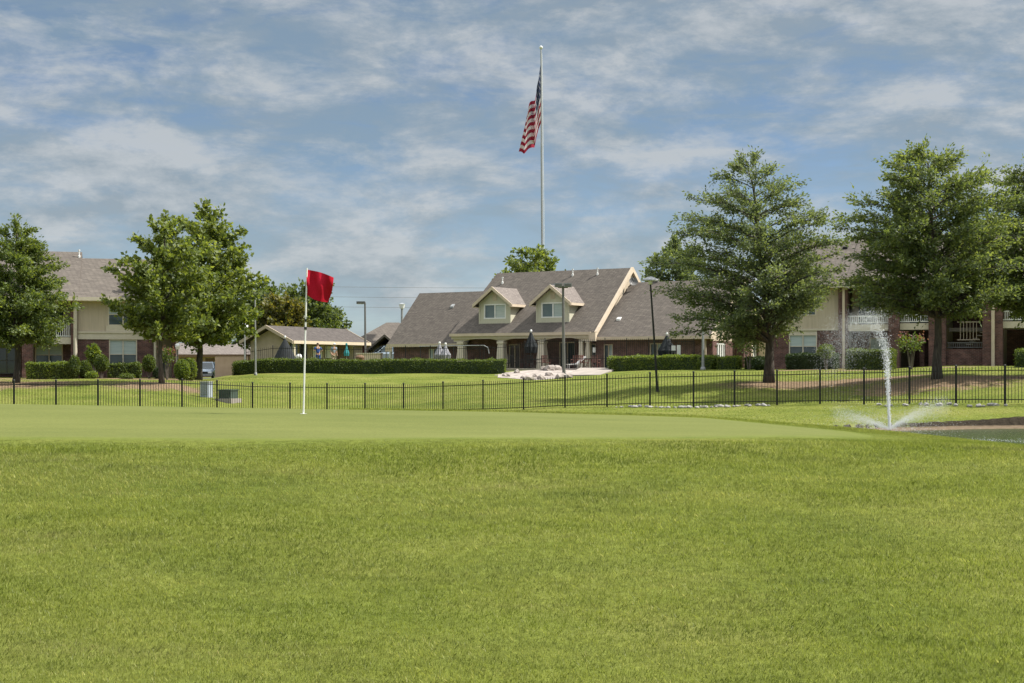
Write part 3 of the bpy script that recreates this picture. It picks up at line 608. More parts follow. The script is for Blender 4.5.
# ------------------------------------------------------------------ right apartment block (turned the other way)
def right_block():
    a = R(-22); O = Vector((X(771, 96), 96, 1.30)); ca, sa = math.cos(a), math.sin(a)
    def U(px): k = (px - 512) / F; return (k * O.y - O.x) / (ca - k * sa)
    def ZL(py, px): u = U(px); return EYE + (HZ - py) / F * (O.y + u * sa) - O.z
    r = thing('apartment_building', 'two storey brick and tan apartment block behind the large trees at the right', 'building', O, a)
    zb, zt, ze = 2.6, 3.0, 5.6
    w1 = (U(789), U(817), .75, 2.35); w2 = (U(801), U(816), 3.6, 4.9)
    b = MB(); wall(b, U(772), U(839), -.8, zb, 0, .25, [(w1[0], w1[1], .75, zb)]); b.build('brick_wall', M['brick'], r)
    s = MB(); wall(s, U(772), U(839), zb, ze, .02, .25, [w2]); s.build('siding_wall', M['siding'], r)
    t = MB(); t.box(w1[0], w1[1], .01, .2, 2.35, zb); t.box(U(772), U(839), -.05, .02, zb, zb + .12); t.box(U(771), U(772), -.1, .3, -.8, ze); t.build('trim_band', M['trim'], r)
    window(r, *w1, .02); window(r, *w2, .04)
    MB().box(U(839), U(848), -.3, .6, -.8, ze).build('brick_column', M['brick'], r)
    MB().tube([(U(844.5), -.38, ze), (U(844.5), -.38, -.2)], .09, 8).build('downspout', M['stucco'], r)
    def bay(p0, p1, floor_z, rail_z, dark, door=None):
        u0, u1 = U(p0), U(p1)
        MB().box(u0, u1, 0, 1.9, floor_z, floor_z + .42).build('balcony_floor', M['trim'], r)
        railing(r, u0, u1, floor_z + .5, rail_z, .02)
        s = MB(); wall(s, u0, u1, floor_z + .42, ze, 1.9, 2.1, [(u0 + .4, u0 + 1.6, floor_z + .42, floor_z + 2.5)]); s.build('siding_wall', M['siding'], r)
        MB().box(u0 + .4, u0 + 1.6, 1.98, 2.05, floor_z + .42, floor_z + 2.5).build('balcony_door', M['glass'], r)
        if dark:
            MB().box(u0, u1, 4.6, 4.8, -.8, floor_z).build('brick_wall', M['brick'], r); MB().box(u0, u1, .2, 4.6, -.6, -.3 + .05).build('breezeway_floor', M['concrete'], r)
            MB().box((u0 + u1) / 2 + .2, (u0 + u1) / 2 + .5, 1.2, 1.5, -.5, floor_z).build('brick_column', M['brick'], r)
        else:
            w = (u0 + 1.2, u0 + 2.4, .6, 2.1); b = MB(); wall(b, u0, u1, -.8, floor_z, 1.4, 1.65, [w]); b.build('brick_wall', M['brick'], r); window(r, *w, 1.42, panes=1, frame='stucco')
    bay(848, 890, 2.55, 3.55, False)
    MB().box(U(889), U(900), -.4, .5, -.8, ze).build('brick_column', M['brick'], r)
    bay(900, 929, 2.6, 3.6, True)
    MB().box(U(929), U(946), -.3, .5, -.8, ze).build('brick_column', M['brick'], r)
    # stairwell
    u0, u1 = U(946), U(983)
    MB().box(u0, u1, .1, .35, -.8, ZL(349, 965)).build('brick_wall', M['brick'], r)
    MB().box(u0, u1, 5.0, 5.2, -.8, ze).build('brick_wall', M['brick'], r)
    MB().box(u0, u1, 2.2, 5.0, 2.5, 2.75).build('landing', M['concrete'], r)
    st = MB()
    for k in range(9): st.box(u0 + .9 + k * .22, u0 + 1.25 + k * .22, 1.2, 2.2, ZL(349, 965) + .1 + k * .19, ZL(349, 965) + .16 + k * .19)
    st.build('stairs', M['concrete'], r); railing(r, u0, u1, ZL(349, 965) + .08, ZL(342, 965), .6, 'polegrey'); railing(r, u0 + .6, u0 + 2.0, ZL(340, 960), ZL(321, 960), 1.1, 'stucco', .2)
    MB().box(U(983), U(1003), -.45, .6, -.8, ze).build('brick_column', M['brick'], r)
    MB().tube([(U(993.5), -.55, ze), (U(993.5), -.55, -.3)], .11, 8).build('downspout', M['stucco'], r)
    bay(1003, 1060, 2.65, 3.75, True)
    uE = U(1062); MB().box(uE - .3, uE, -.3, 11, -.8, ze).build('brick_column', M['brick'], r)
    MB().box(0.2, uE - .3, 5.3, 11.5, -.8, ze).build('back_wall', M['siding'], r)
    MB().box(-.0, .2, .25, 11.5, -.8, ze).build('side_wall', M['brick'], r)
    ro = roof_prism(r, -.3, U(846), -.6, 5.5, 11.8, ze + .05, ze + 3.4); r2 = roof_prism(r, U(846), uE + .4, -.62, 5.9, 12, ze + .055, ze + 3.7)
    f = MB(); f.box(-.3, uE + .4, -.74, -.63, ze - .2, ze + .05); f.box(-.3, uE + .4, -.62, .2, ze - .1, ze - .001 - .03 + .0); f.build('fascia', M['trim'], r)
    MB().prism([(.3, ze), (5.5, ze + 3.1), (11.3, ze)], 'x', 0, .2).build('gable_wall', M['siding'], r)
    cap_vent(ro, U(835), 4.4, ze + 2.8, .54)
right_block()

# ------------------------------------------------------------------ clubhouse
def clubhouse():
    a = R(-32); O = Vector((-5.14, 118, 1.32)); ca, sa = math.cos(a), math.sin(a)
    r = thing('clubhouse', 'long brick clubhouse with brown roofs, two dormers and an arched porch', 'building', O, a)
    def U(px, v=0): k = (px - 512) / F; return (k * (O.y + v * ca) - (O.x - v * sa)) / (ca - k * sa)
    UR, UW, UL = 13.69, 23.1, -7.75
    # walls
    b = MB()
    doors = [(U(509, 2.6), U(520, 2.6), -.3, 2.0), (U(559, 2.6), U(575, 2.6), -.3, 2.15), (U(590, 2.6), U(600, 2.6), -.3, 2.0)]
    wall(b, UL, 0, -.6, 2.2, 2.6, 2.85, [(U(429, 2.6), U(438, 2.6), .2, 1.7)]); wall(b, 0, UR + .1, -.6, 2.75, 2.6, 2.85, doors)
    rw = [(U(650, .6), U(664, .6), -.3, 1.95), (U(604, .6), U(613, .6), -.3, 1.9)]
    wall(b, UR - .1, UW, -.6, 2.55, .6, .85, rw)
    b.box(UR - .25, UR - .11, .6, 2.6, -.6, 2.7)
    b.box(UL, UL + .25, 2.85, 11.6, -.6, 2.2); b.box(UL, UW, 11.6, 11.8, -.6, 2.2)
    b.build('brick_wall', M['brick_club'], r)
    for d in doors: window(r, *d, 2.65, panes=2, sash=False, left='glass', right='glass', frame='stucco', fw=.09, name='door')
    window(r, U(429, 2.6), U(438, 2.6), .2, 1.7, 2.62, panes=2, sash=False, left='blind', right='glass', frame='stucco')
    for d in rw: window(r, *d, .62, panes=2, sash=False, left='glass', right='blind', frame='stucco', fw=.08, name='door')
    # main roof
    ZE, ZR, VR = 2.86, 8.2, 6.1; SL = (ZR - ZE) / VR
    hr = .73; th = .2
    tp = [(0, 0, ZE), (UR, 0, ZE), (UR, VR, ZR), (hr, VR, ZR), (0, 12.2, ZE), (UR, 12.2, ZE)]; vs = tp + [(x, y, z - th) for x, y, z in tp]
    ro = MB().add(vs, [(0, 1, 2, 3), (3, 2, 5, 4), (9, 8, 7, 6), (10, 11, 8, 9), (0, 6, 7, 1), (1, 7, 8, 2), (2, 8, 11, 5), (5, 11, 10, 4), (4, 10, 9, 3), (3, 9, 6, 0)]).build('roof', M['shingle'], r)
    f = MB()
    f.prism([(-.14, ZE - .32), (-.14, ZE + .02), (VR, ZR + .06), (VR, ZR - .34)], 'x', UR + .002, UR + .22)
    f.prism([(12.3, ZE - .32), (12.3, ZE + .02), (VR + .001, ZR + .06), (VR + .001, ZR - .34)], 'x', UR + .002, UR + .22)
    f.box(UR - .35, UR + .24, -.4, -.142, ZE - .75, ZE - .05)
    f.box(0, UR - .36, -.12, -.002, ZE - .22, ZE + .01)
    f.build('fascia', M['stucco'], r)
    MB().prism([(1.2, 2.6), (VR, ZR - .35), (11, 2.6)], 'x', UR - .12, UR).build('gable_wall', M['siding'], r)
    # porch: beam with flat arches and tapered columns
    cu = [U(q, .3) for q in (462, 502, 542.5, 585)]
    p = MB(); us = [.25] + cu + [UR - .16]
    for q in range(len(us) - 1):
        x0, x1 = us[q], us[q + 1]; n = 10
        if q in (0, len(us) - 2): p.box(x0, x1, .18, .42, 2.2, 2.645); continue
        poly = [(x0, 2.645)] + [(x0 + (x1 - x0) * k / n, 2.14 + .32 * math.sin(PI * k / n) ** .7) for k in range(n + 1)] + [(x1, 2.645)]
        p.prism(poly[::-1], 'y', .18, .42)
    p.box(.1, UR - .4, .05, .179, 2.42, 2.645); p.box(.1, UR - .3, .42, 2.6, 2.55, 2.64)
    p.build('porch_beam', M['trim'], r)
    for q, u in enumerate(cu):
        for du in ((0,) if q < 3 else (-.3, .32)):
            k = 1 if q < 3 else .6; c = MB(); w0, w1 = .40 * k, .25 * k
            vs = [(u + du + sx * w, .3 + sy * w, z) for w, z in ((w0, -.5), (w0, .05), (w1, 2.0), (w1 * 1.25, 2.02), (w1 * 1.25, 2.2)) for sx, sy in ((-1, -1), (1, -1), (1, 1), (-1, 1))]
            c.add(vs, [(0, 1, 2, 3), (16, 17, 18, 19)] + [(i * 4 + j, i * 4 + (j + 1) % 4, i * 4 + 4 + (j + 1) % 4, i * 4 + 4 + j) for i in range(4) for j in range(4)]).build('porch_column', M['trim'], r)
    MB().box(.3, UR - .3, -.2, 2.6, -.4, -.02).build('porch_floor', M['concrete'], r)
    # dormers
    for uc in (3.78, 9.3):
        w, v0 = 1.55, 1.0; zb, ze, za = ZE + SL * v0 - .05, 5.42, 6.6
        vback = (ze - ZE) / SL; vr = (za - ZE) / SL
        d = MB(); win = (uc - 1.08, uc + 1.06, zb + .38, ze - .12)
        wall(d, uc - w, uc + w, zb, ze, v0, v0 + .15, [win]); d.prism([(uc - w, ze), (uc + w, ze), (uc, za - .12)], 'y', v0, v0 + .15)
        for s in (-1, 1):
            x0, x1 = (uc - w, uc - w + .12) if s < 0 else (uc + w - .12, uc + w)
            d.prism([(v0 + .15, zb), (v0 + .15, ze), (vback + .1, ze)], 'x', x0, x1)
        do = d.build('dormer', M['dormer'], r)
        window(do, *win, v0 + .03, panes=2, sash=False, left='screen', right='blind', frame='white', fw=.1)
        t = MB(); t.box(uc - w, uc + w, v0 - .05, v0 - .001, zb, zb + .2); t.box(uc - w, uc - w + .14, v0 - .05, v0 - .001, zb + .2, ze); t.box(uc + w - .14, uc + w, v0 - .05, v0 - .001, zb + .2, ze); t.build('corner_board', M['dormer'], do)
        MB().box(uc - .2, uc + .2, v0 - .04, v0 - .001, ze + .15, ze + .75).build('louvre_vent', M['siding'], do)
        e = .36; vo = v0 - .45; sl = (za - ze) / w; zo = ze - sl * e; th = .16
        rf = MB(); vl = (zo + .02 - ZE) / SL
        for s in (-1, 1):
            xo = uc + s * (w + e)
            top = [(uc, vo, za + .1), (xo, vo, zo + .1), (xo, vl + .35, zo + .1), (uc, vr + .3, za + .1)]
            vs = top + [(x, y, z - th) for x, y, z in top]; rf.add(vs, [(0, 1, 2, 3), (7, 6, 5, 4), (0, 4, 5, 1), (1, 5, 6, 2), (2, 6, 7, 3), (3, 7, 4, 0)])
        rf.build('dormer_roof', M['shingle_light'], do)
        t = MB()
        for s in (-1, 1):
            xo = uc + s * (w + e)
            t.add([(uc, vo - .06, za + .12), (xo, vo - .06, zo + .12), (xo, vo - .06, zo - .16), (uc, vo - .06, za - .16), (uc, vo - .002, za + .12), (xo, vo - .002, zo + .12), (xo, vo - .002, zo - .16), (uc, vo - .002, za - .16)],
                  [(0, 1, 2, 3), (4, 7, 6, 5), (0, 4, 5, 1), (1, 5, 6, 2), (2, 6, 7, 3)])
            t.box(*((xo, xo + .05) if s > 0 else (xo - .05, xo)), vo, vl + .3, zo - .12, zo + .08)
            t.box(*((uc + w, xo) if s > 0 else (xo, uc - w)), vo, vl + .1, zo - .13, zo - .075)
        t.build('dormer_trim', M['stucco'], do)
    # wings
    lw = MB().prism([(2.15, 2.1), (7.0, 6.75), (11.9, 2.1), (11.9, 1.92), (7.0, 6.55), (2.15, 1.92)], 'x', UL - .4, .3).build('roof', M['shingle'], r)
    f = MB(); f.box(UL - .4, -.12, 2.03, 2.147, 1.84, 2.1); f.build('fascia', M['siding'], r)
    rwz, rwr = 2.45, 7.0; rwo = MB().prism([(-.02, rwz), (6.1, rwr), (12.2, rwz), (12.2, rwz - .18), (6.1, rwr - .18), (-.02, rwz - .18)], 'x', UR - .05, UW + .35).build('roof', M['shingle'], r)
    f = MB(); f.box(UR + .25, UW + .35, -.16, -.025, rwz - .22, rwz + .01); f.prism([(-.1, rwz - .25), (-.1, rwz), (6.1, rwr + .03), (6.1, rwr - .25)], 'x', UW + .352, UW + .46)
    f.prism([(12.3, rwz - .25), (12.3, rwz), (6.101, rwr + .03), (6.101, rwr - .25)], 'x', UW + .352, UW + .46)
    f.box(UR + .25, UW + .34, -.02, .6, rwz - .24, rwz - .185); f.build('fascia', M['stucco'], r)
    MB().prism([(2.9, 2.0), (7.0, 6.5), (11.5, 2.0)], 'x', UL + .0, UL + .25).build('gable_wall', M['siding'], r)
    # sunlit end wall of the right wing
    e = MB(); x0, x1 = UW, UW + .25; ww = [(1.35, 3.0, -.2, 1.95), (7.0, 9.2, -.2, 1.9)]
    vs = sorted({.6, 11.8, *[w[0] for w in ww], *[w[1] for w in ww]})
    for v0, v1 in zip(vs, vs[1:]):
        hole = [w for w in ww if w[0] <= v0 < w[1]]
        if hole: e.box(x0, x1, v0, v1, hole[0][3], 2.1); e.box(x0, x1, v0, v1, -.8, hole[0][2])
        else: e.box(x0, x1, v0, v1, -.8, 2.1)
    e.build('end_wall', M['brick'], r)
    MB().prism([(.62, 2.1), (.62, 2.45), (6.1, 6.8), (11.6, 2.45), (11.6, 2.1)], 'x', UW + .02, UW + .27).build('gable_wall', M['stucco'], r)
    for w in ww:
        d = MB(); d.box(UW + .05, UW + .09, w[0], w[1], w[2], w[3]); d.build('pane', M['glass'], r)
        n = 4; d = MB()
        for k in range(n + 1): c = w[0] + (w[1] - w[0]) * k / n; d.box(UW + .1, UW + .2, c - .07, c + .07, w[2], w[3])
        d.box(UW + .1, UW + .22, w[0], w[1], w[3] - .12, w[3] - .001); d.build('door_frame', M['white'], r)
    ch = MB(); ch.box(UW + .28, UW + .95, 4.86, 6.4, -.8, 5.6); ch.box(UW + .2, UW + 1.05, 4.75, 6.5, 5.6, 5.85); ch.build('chimney', M['brick'], r)
    n = 14; arch = [(8.1 - 1.75 * math.cos(PI * k / n), 2.1 + 1.7 * math.sin(PI * k / n)) for k in range(n + 1)]; inner = [(8.1 - 1.35 * math.cos(PI * k / n), 2.1 + 1.3 * math.sin(PI * k / n)) for k in range(n + 1)]
    d = MB(); vv = [(UW + .28, *p) for p in arch + inner] + [(UW + .9, *p) for p in arch + inner]; m = n + 1; fs = []
    for k in range(n): fs += [(k, k + 1, m + k + 1, m + k), (2 * m + k, 3 * m + k, 3 * m + k + 1, 2 * m + k + 1), (k, 2 * m + k, 2 * m + k + 1, k + 1), (m + k, m + k + 1, 3 * m + k + 1, 3 * m + k)]
    d.add(vv, fs); d.box(UW + .28, UW + .9, 6.45, 6.75, -.8, 2.1); d.box(UW + .28, UW + .9, 9.45, 9.85, -.8, 2.1); d.build('arch', M['stucco'], r)
    MB().tube([(UL - .1, 2.3, 1.95), (UL - .1, 2.3, -.4)], .12, 8).build('downspout', M['white'], r)
    MB().tube([(UW - .2, .3, 2.3), (UW - .2, .3, -.4)], .08, 8).build('downspout', M['stucco'], r)
    # roof furniture
    def on(u, v): return ZE + SL * v
    for px, py in ((502.5, 281), (572.7, 277), (597.5, 275)):
        v = 5.0 if px < 510 else 5.55; vent_pipe(ro, U(px, v), v, on(0, v), s=.85)
    MB().box(U(553, 4.5) - .3, U(553, 4.5) + .3, 4.35, 4.65, on(0, 4.5), on(0, 4.5) + .22).build('roof_vent', M['grey'], ro)
    cap_vent(lw, U(452.5, 5.6), 5.6, 2.1 + .96 * 3.45, .96, 'grey'); cap_vent(rwo, U(619, 1.9), 1.9, rwz + .744 * 1.92, .74, 'white')
    MB().box(U(656, 6.1) - .2, U(656, 6.1) + .2, 6.0, 6.3, rwr - .05, rwr + .25).build('roof_vent', M['polegrey'], rwo)
    di = MB(); c = Vector((UR + .62, 5.3, 7.0)); di.tube([(UR + .1, 5.4, 6.6), (c.x, c.y, c.z - .1)], .04, 6)
    n = 14; vs = [c + Vector((0, .12, 0))]; 
    ax = Vector((.55, -.75, .35)).normalized(); s1 = ax.cross(Vector((0, 0, 1))).normalized(); s2 = ax.cross(s1)
    vs = [c] + [c + ax * .10 * q * q + (s1 * math.cos(2 * PI * k / n) + s2 * math.sin(2 * PI * k / n)) * .36 * q for q in (.5, 1) for k in range(n)]
    vs += [p - ax * .04 for p in vs]; t = 1 + 2 * n
    fs = [(0, 1 + k, 1 + (k + 1) % n) for k in range(n)] + [(1 + k, 1 + n + k, 1 + n + (k + 1) % n, 1 + (k + 1) % n) for k in range(n)]
    fs += [tuple(t + i for i in f[::-1]) for f in fs] + [(1 + n + k, t + 1 + n + k, t + 1 + n + (k + 1) % n, 1 + n + (k + 1) % n) for k in range(n)]
    di.add(vs, fs); di.tube([c + s2 * .32 * -1, c + ax * .4], .02, 5); di.build('satellite_dish', M['polegrey'], r)
clubhouse()

# ------------------------------------------------------------------ golf shop, houses and walls behind
def shop():
    a = R(66); O = Vector((X(291, 128), 128, 1.62))          # near corner; local x runs back along the lit long side, local y to the left
    r = thing('golf_shop', 'small tan shop building with a low gable roof behind the long hedge', 'building', O, a)
    Ln, W, ze, za = 13.0, 4.75, 2.15, 3.5
    b = MB(); b.box(.3, Ln - .3, .9, 1.1, -.5, ze); b.box(.3, Ln - .3, W - .4, W - .2, -.5, ze); b.box(Ln - .5, Ln - .3, 1.1, W - .4, -.5, ze); b.box(.3, .5, 1.1, W - .4, -.5, ze)
    b.prism([(.9, ze), (W / 2, za - .25), (W - .2, ze)], 'x', .3, .5); b.build('stucco_wall', M['stucco_shop'], r)
    MB().box(.5, Ln - .5, .84, .895, -.5, .55).build('base_panel', M['maroon'], r)
    for x0, x1, m in ((1.2, 2.3, 'glass'), (2.8, 4.0, 'fabric'), (9.6, 11.6, 'wood')): MB().box(x0, x1, .80, .835, -.4, 1.95).build('door', M[m], r)
    for x0, x1 in ((5.0, 6.6), (7.2, 8.8)): MB().box(x0, x1, .80, .835, .65, 1.75).build('window', M['white'], r)
    p = MB(); sl = (za - ze) / (W / 2 + .35)
    p.prism([(-.45, ze - .03), (W / 2, za + .06), (W + .45, ze - .03), (W + .45, ze - .2), (W / 2, za - .1), (-.45, ze - .2)], 'x', -.4, Ln + .5); p.build('roof', M['shingle_shop'], r)
    f = MB(); f.box(-.4, Ln + .5, -.58, -.46, ze - .25, ze + .03); f.build('fascia', M['stucco'], r)
    for x0, x1 in ((-.52, -.402), (Ln + .502, Ln + .6)):
        MB().prism([(-.5, ze - .28), (-.5, ze + .02), (W / 2, za + .1), (W + .5, ze + .02), (W + .5, ze - .28), (W / 2, za - .2)], 'x', x0, x1).build('rake_board', M['stucco_shop'], r)
    for x in (.1, 6.8, 12.6): MB().box(x - .09, x + .09, -.35, -.17, -.5, ze - .2).build('porch_post', M['trim'] if x < 12 else M['maroon'], r)
shop()
def gable_house(name, label, cat, px0, px1, Y, pybase, pye, pyr, depth, rz=0, wallm='stucco', roofm='shingle', hip=True, porch=False):
    x0, x1 = X(px0, Y), X(px1, Y); zb = gz((x0 + x1) / 2, Y) - .3; r = thing(name, label, cat, (x0, Y, zb), rz); w = x1 - x0
    ze, zr = Z(pye, Y) - zb, Z(pyr, Y + depth / 2) - zb
    MB().box(.3, w - .3, .3, depth - .3, 0, ze).build('wall', M[wallm], r)
    h = min(depth * .5, w * .45) if hip else .0
    b = MB(); vs = [(-.3, -.3, ze), (w + .3, -.3, ze), (w + .3, depth + .3, ze), (-.3, depth + .3, ze), (h - .3, depth / 2, zr), (w + .3 - h, depth / 2, zr)]
    vs += [(x, y, z - .18) for x, y, z in vs[:4]]
    b.add(vs, [(0, 1, 5, 4), (2, 3, 4, 5), (3, 0, 4), (1, 2, 5), (9, 8, 7, 6), (0, 6, 7, 1), (1, 7, 8, 2), (2, 8, 9, 3), (3, 9, 6, 0)]); b.build('roof', M[roofm], r)
    return r, w, ze, zr, depth
r, w, ze, zr, dp = gable_house('gable_house', 'grey roofed house with a dark gabled porch left of the clubhouse', 'house', 351, 425, 150, 360, 344, 322.5, 12, 0)
b = MB(); c = X(388, 150) - X(351, 150)                           # gabled porch standing out in front
b.prism([(c - 2.2, ze - .9), (c, ze + .95), (c + 2.2, ze - .9), (c + 2.2, ze - 1.12), (c, ze + .7), (c - 2.2, ze - 1.12)], 'y', -4.2, 1.2); b.build('porch_roof', M['shingle'], r)
b = MB(); b.box(c - 1.9, c - 1.7, -4, -3.8, -.2, ze - .7); b.box(c + 1.7, c + 1.9, -4, -3.8, -.2, ze - .7); b.box(c - 1.7, c + 1.7, -4, -3.85, ze - 1.3, ze - 1.0); b.build('porch_frame', M['wood'], r)
MB().box(c - 1.2, c + 1.2, .2, .29, .2, ze - .6).build('porch_door', M['dark'], r)
r, w, ze, zr, dp = gable_house('carport', 'low carport with a grey roof behind the parked car', 'carport', 172, 262, 168, 380, 354.5, 343, 8, 0, 'beige', 'shingle_light', hip=False)
for p0, p1 in ((180, 192), (205, 214), (222, 232)):
    q0, q1 = X(p0, 168) - X(172, 168), X(p1, 168) - X(172, 168); MB().box(q0, q1, .18, .29, .9, ze - .5).build('bay_opening', M['glass'] if p0 != 205 else M['wood'], r)
MB().box(-.3, w + .3, -.42, -.301, ze - .3, ze + .02).build('fascia', M['wood'], r)
def low_wall(label, pa, Ya, pb, Yb, pyt, m='beige', cap='trim'):
    p, q = X(pa, Ya), X(pb, Yb); L_ = math.hypot(q - p, Yb - Ya); rz = math.atan2(Yb - Ya, q - p); z0 = min(gz(p, Ya), gz(q, Yb)) - .5
    r = thing('block_wall', label, 'wall', (p, Ya, z0), rz); zt = Z(pyt, Ya) - z0
    MB().box(0, L_, 0, .2, 0, zt - .1).build('wall_face', M[m], r); MB().box(-.05, L_ + .05, -.05, .25, zt - .1, zt).build('coping', M[cap], r)
low_wall('tan screen wall beside the parked car', 215, 133, 248, 131, 355, cap='wood')
low_wall('short cream wall at the right end of the golf shop', 357, 126, 381, 124.5, 353, 'stucco')

# ------------------------------------------------------------------ fences
def fence(name, label, posts, h, post_w, picket, gap, rail_z, group=None, spear=.0, m='iron'):
    """posts: list of (x,y,zbase,ztop)"""
    x0, y0, z0 = posts[0][:3]; r = thing(name, label, 'fence', (x0, y0, z0))
    for i, (x, y, zb, zt) in enumerate(posts):
        b = MB(); w = post_w / 2; cx, cy = x - x0, y - y0
        b.box(cx - w, cx + w, cy - w, cy + w, zb - .25 - z0, zt + .05 - z0); b.lathe([(w * 1.5, 0), (w * 1.5, .02), (w * .5, .06)], 6, c=(cx, cy, zt + .05 - z0)); b.build('post', M[m], r)
    for (xa, ya, ba, ta), (xb, yb, bb, tb_) in zip(posts, posts[1:]):
        b = MB(); L_ = math.hypot(xb - xa, yb - ya); dx, dy = (xb - xa) / L_, (yb - ya) / L_; n = max(2, round(L_ / gap)); nx, ny = -dy, dx
        def P(s, t, q, side): return (xa + dx * s + nx * side - x0, ya + dy * s + ny * side - y0, q + t - z0)
        def bar(s0, s1, za, zb2, hh, th):
            vs = [P(s, 0, z, sd) for s, z in ((s0, za), (s1, zb2)) for sd in (-th, th)] + [P(s, hh, z, sd) for s, z in ((s0, za), (s1, zb2)) for sd in (-th, th)]
            b.add(vs, [(0, 1, 3, 2), (4, 6, 7, 5), (0, 4, 5, 1), (2, 3, 7, 6), (0, 2, 6, 4), (1, 5, 7, 3)])
        for rz in rail_z: bar(post_w / 2, L_ - post_w / 2, ta - rz, tb_ - rz, .035, .016)
        for k in range(1, n):
            s = L_ * k / n; f = k / n; zt = ta * (1 - f) + tb_ * f; zb = ba * (1 - f) + bb * f; w = picket / 2
            vs = [P(s + sx * w, 0, z, sy * w) for z in (zb + .06, zt) for sx, sy in ((-1, -1), (1, -1), (1, 1), (-1, 1))] + [P(s, .06, zt, 0)]
            b.add(vs, [(0, 3, 2, 1), (0, 1, 5, 4), (1, 2, 6, 5), (2, 3, 7, 6), (3, 0, 4, 7), (4, 5, 8), (5, 6, 8), (6, 7, 8), (7, 4, 8)])
        b.build('panel', M[m], r)
    return r
FP = [-70, -28, 14, 56, 98, 140, 182, 217, 252.5, 290, 327, 365, 403.5, 443, 483, 523.5, 565, 607, 650, 693.5, 734.5, 777, 820, 864, 909.5, 956, 1005, 1056]
FK = [-30, 98, 182, 217, 252, 290, 327, 365, 403, 443, 483, 523, 565, 607, 650, 777, 864, 956, 1060]
FY = [62, 62.5, 65, 66.5, 68, 69, 69.3, 69, 68, 66.6, 65, 63.6, 62.5, 61.6, 61, 60, 58, 55, 53]
FT = [382, 381.6, 380.6, 382, 384, 384.6, 385, 385, 385, 383.5, 382, 380, 377.3, 376, 374.3, 372, 370, 367.6, 366.5]
posts = []
for px in FP:
    Y = float(np.interp(px, FK, FY)); py = float(np.interp(px, FK, FT)); zt = Z(py, Y); x = X(px, Y); posts.append((x, Y, min(gz(x, Y), zt - 1.3), zt))
fence('iron_fence', 'low black iron picket fence running across the slope behind the green', posts, 1.4, .07, .018, .125, (.14, 1.25))
pp = []
for (pa, Ya, ha), (pb, Yb, hb) in zip([(246, 111, 1.75), (381, 110.5, 1.75), (505, 109.5, 1.9), (545, 108, 2.3), (605, 105.8, 2.3)], [(381, 110.5, 1.75), (505, 109.5, 1.9), (545, 108, 2.3), (605, 105.8, 2.3), (694, 102.2, 2.15)]):
    xa, xb = X(pa, Ya), X(pb, Yb); n = max(1, round(math.hypot(xb - xa, Yb - Ya) / 2.0))
    for k in range(n if pb != 694 else n + 1):
        f = k / n; x, y = xa + (xb - xa) * f, Ya + (Yb - Ya) * f; zb = gz(x, y); pp.append((x, y, zb, zb + ha + (hb - ha) * f))
fence('pool_fence', 'tall dark pool fence between the hedges and the clubhouse', pp, 2, .06, .02, .16, (.16, 1.45), m='black')

# ------------------------------------------------------------------ trees
A_ = [(0, 2.5), (.08, 3.4), (.23, 3.95), (.43, 4.0), (.635, 3.3), (.79, 2.1), (.9, 1.0), (1, .12)]
tree('elm_tree', 'tall pointed elm leaning its sprays leftward, right of the clubhouse', G(770, 70), 11.45, 2.1, A_, 'leaf_elm', 11, limbs=112, twigs=19, lpt=16, spread=.78, leaf=(.17, .075), tr=.22, skew=(-.9, 0), droop=.10, tl=1.15, group='large trees behind the iron fence', wind=.16, lean=-.025, twigd=.42, bark='barkdark', asym=-.05, lift=.38, cut=.55)
B_ = [(0, 2.6), (.1, 3.4), (.3, 3.7), (.49, 3.6), (.68, 2.95), (.78, 2.3), (.88, 1.65), (1, .4)]
tree('elm_tree', 'broad dense elm with its trunk in front of the stairwell', G(938, 64), 10.5, 2.95, B_, 'leaf_elm2', 23, limbs=118, twigs=19, lpt=16, spread=.78, leaf=(.175, .08), tr=.19, skew=(-.6, 0), droop=.05, tl=1.05, group='large trees behind the iron fence', wind=.12, twigd=.45, bark='barkdark', lift=.3)
C_ = [(0, 2.6), (.1, 3.6), (.3, 3.9), (.5, 3.4), (.7, 2.6), (.85, 1.6), (1, .4)]
tree('elm_tree', 'elm cut by the right edge of the picture', G(1052, 66), 10.6, 2.9, C_, 'leaf_elm2', 37, limbs=120, twigs=19, lpt=17, spread=.85, leaf=(.175, .08), tr=.2, droop=.05, group='large trees behind the iron fence', wind=.12, bark='barkdark', lift=.3)
D_ = [(0, 2.0), (.1, 2.9), (.3, 3.1), (.5, 2.6), (.65, 2.0), (.8, 1.3), (.92, .8), (1, .3)]
tree('oak_tree', 'dark green oak at the left edge with its trunk on the leaf litter', G(17, 80), 9.0, 2.3, D_, 'leaf_oak', 5, limbs=84, twigs=17, lpt=17, spread=.75, leaf=(.19, .10), tr=.17, droop=.06, group='trees on the left slope', wind=-.05, bark='barkdark', lift=.35)
E_ = [(0, 1.4), (.1, 2.3), (.3, 2.7), (.5, 2.5), (.7, 1.8), (.85, 1.1), (1, .3)]
tree('maple_tree', 'bright green maple with a thin trunk in front of the left apartment block', G(161, 80), 9.5, 2.6, E_, 'leaf_maple', 8, limbs=62, twigs=13, lpt=10, leaf=(.25, .18), tr=.13, skew=(.25, 0), group='trees on the left slope', tl=.85, bark='barkdark', twigd=.7)
F_ = [(0, 2.6), (.1, 3.8), (.3, 4.1), (.5, 3.7), (.7, 2.8), (.86, 1.6), (1, .4)]
tree('maple_tree', 'taller fuller maple behind the thin one, beside the parked car', G(199, 98), 12.0, 2.6, F_, 'leaf_maple', 17, limbs=84, twigs=15, lpt=12, leaf=(.29, .21), tr=.22, skew=(.6, 0), group='trees on the left slope', tl=1.1, bark='barkdark', twigd=.7, asym=.05)
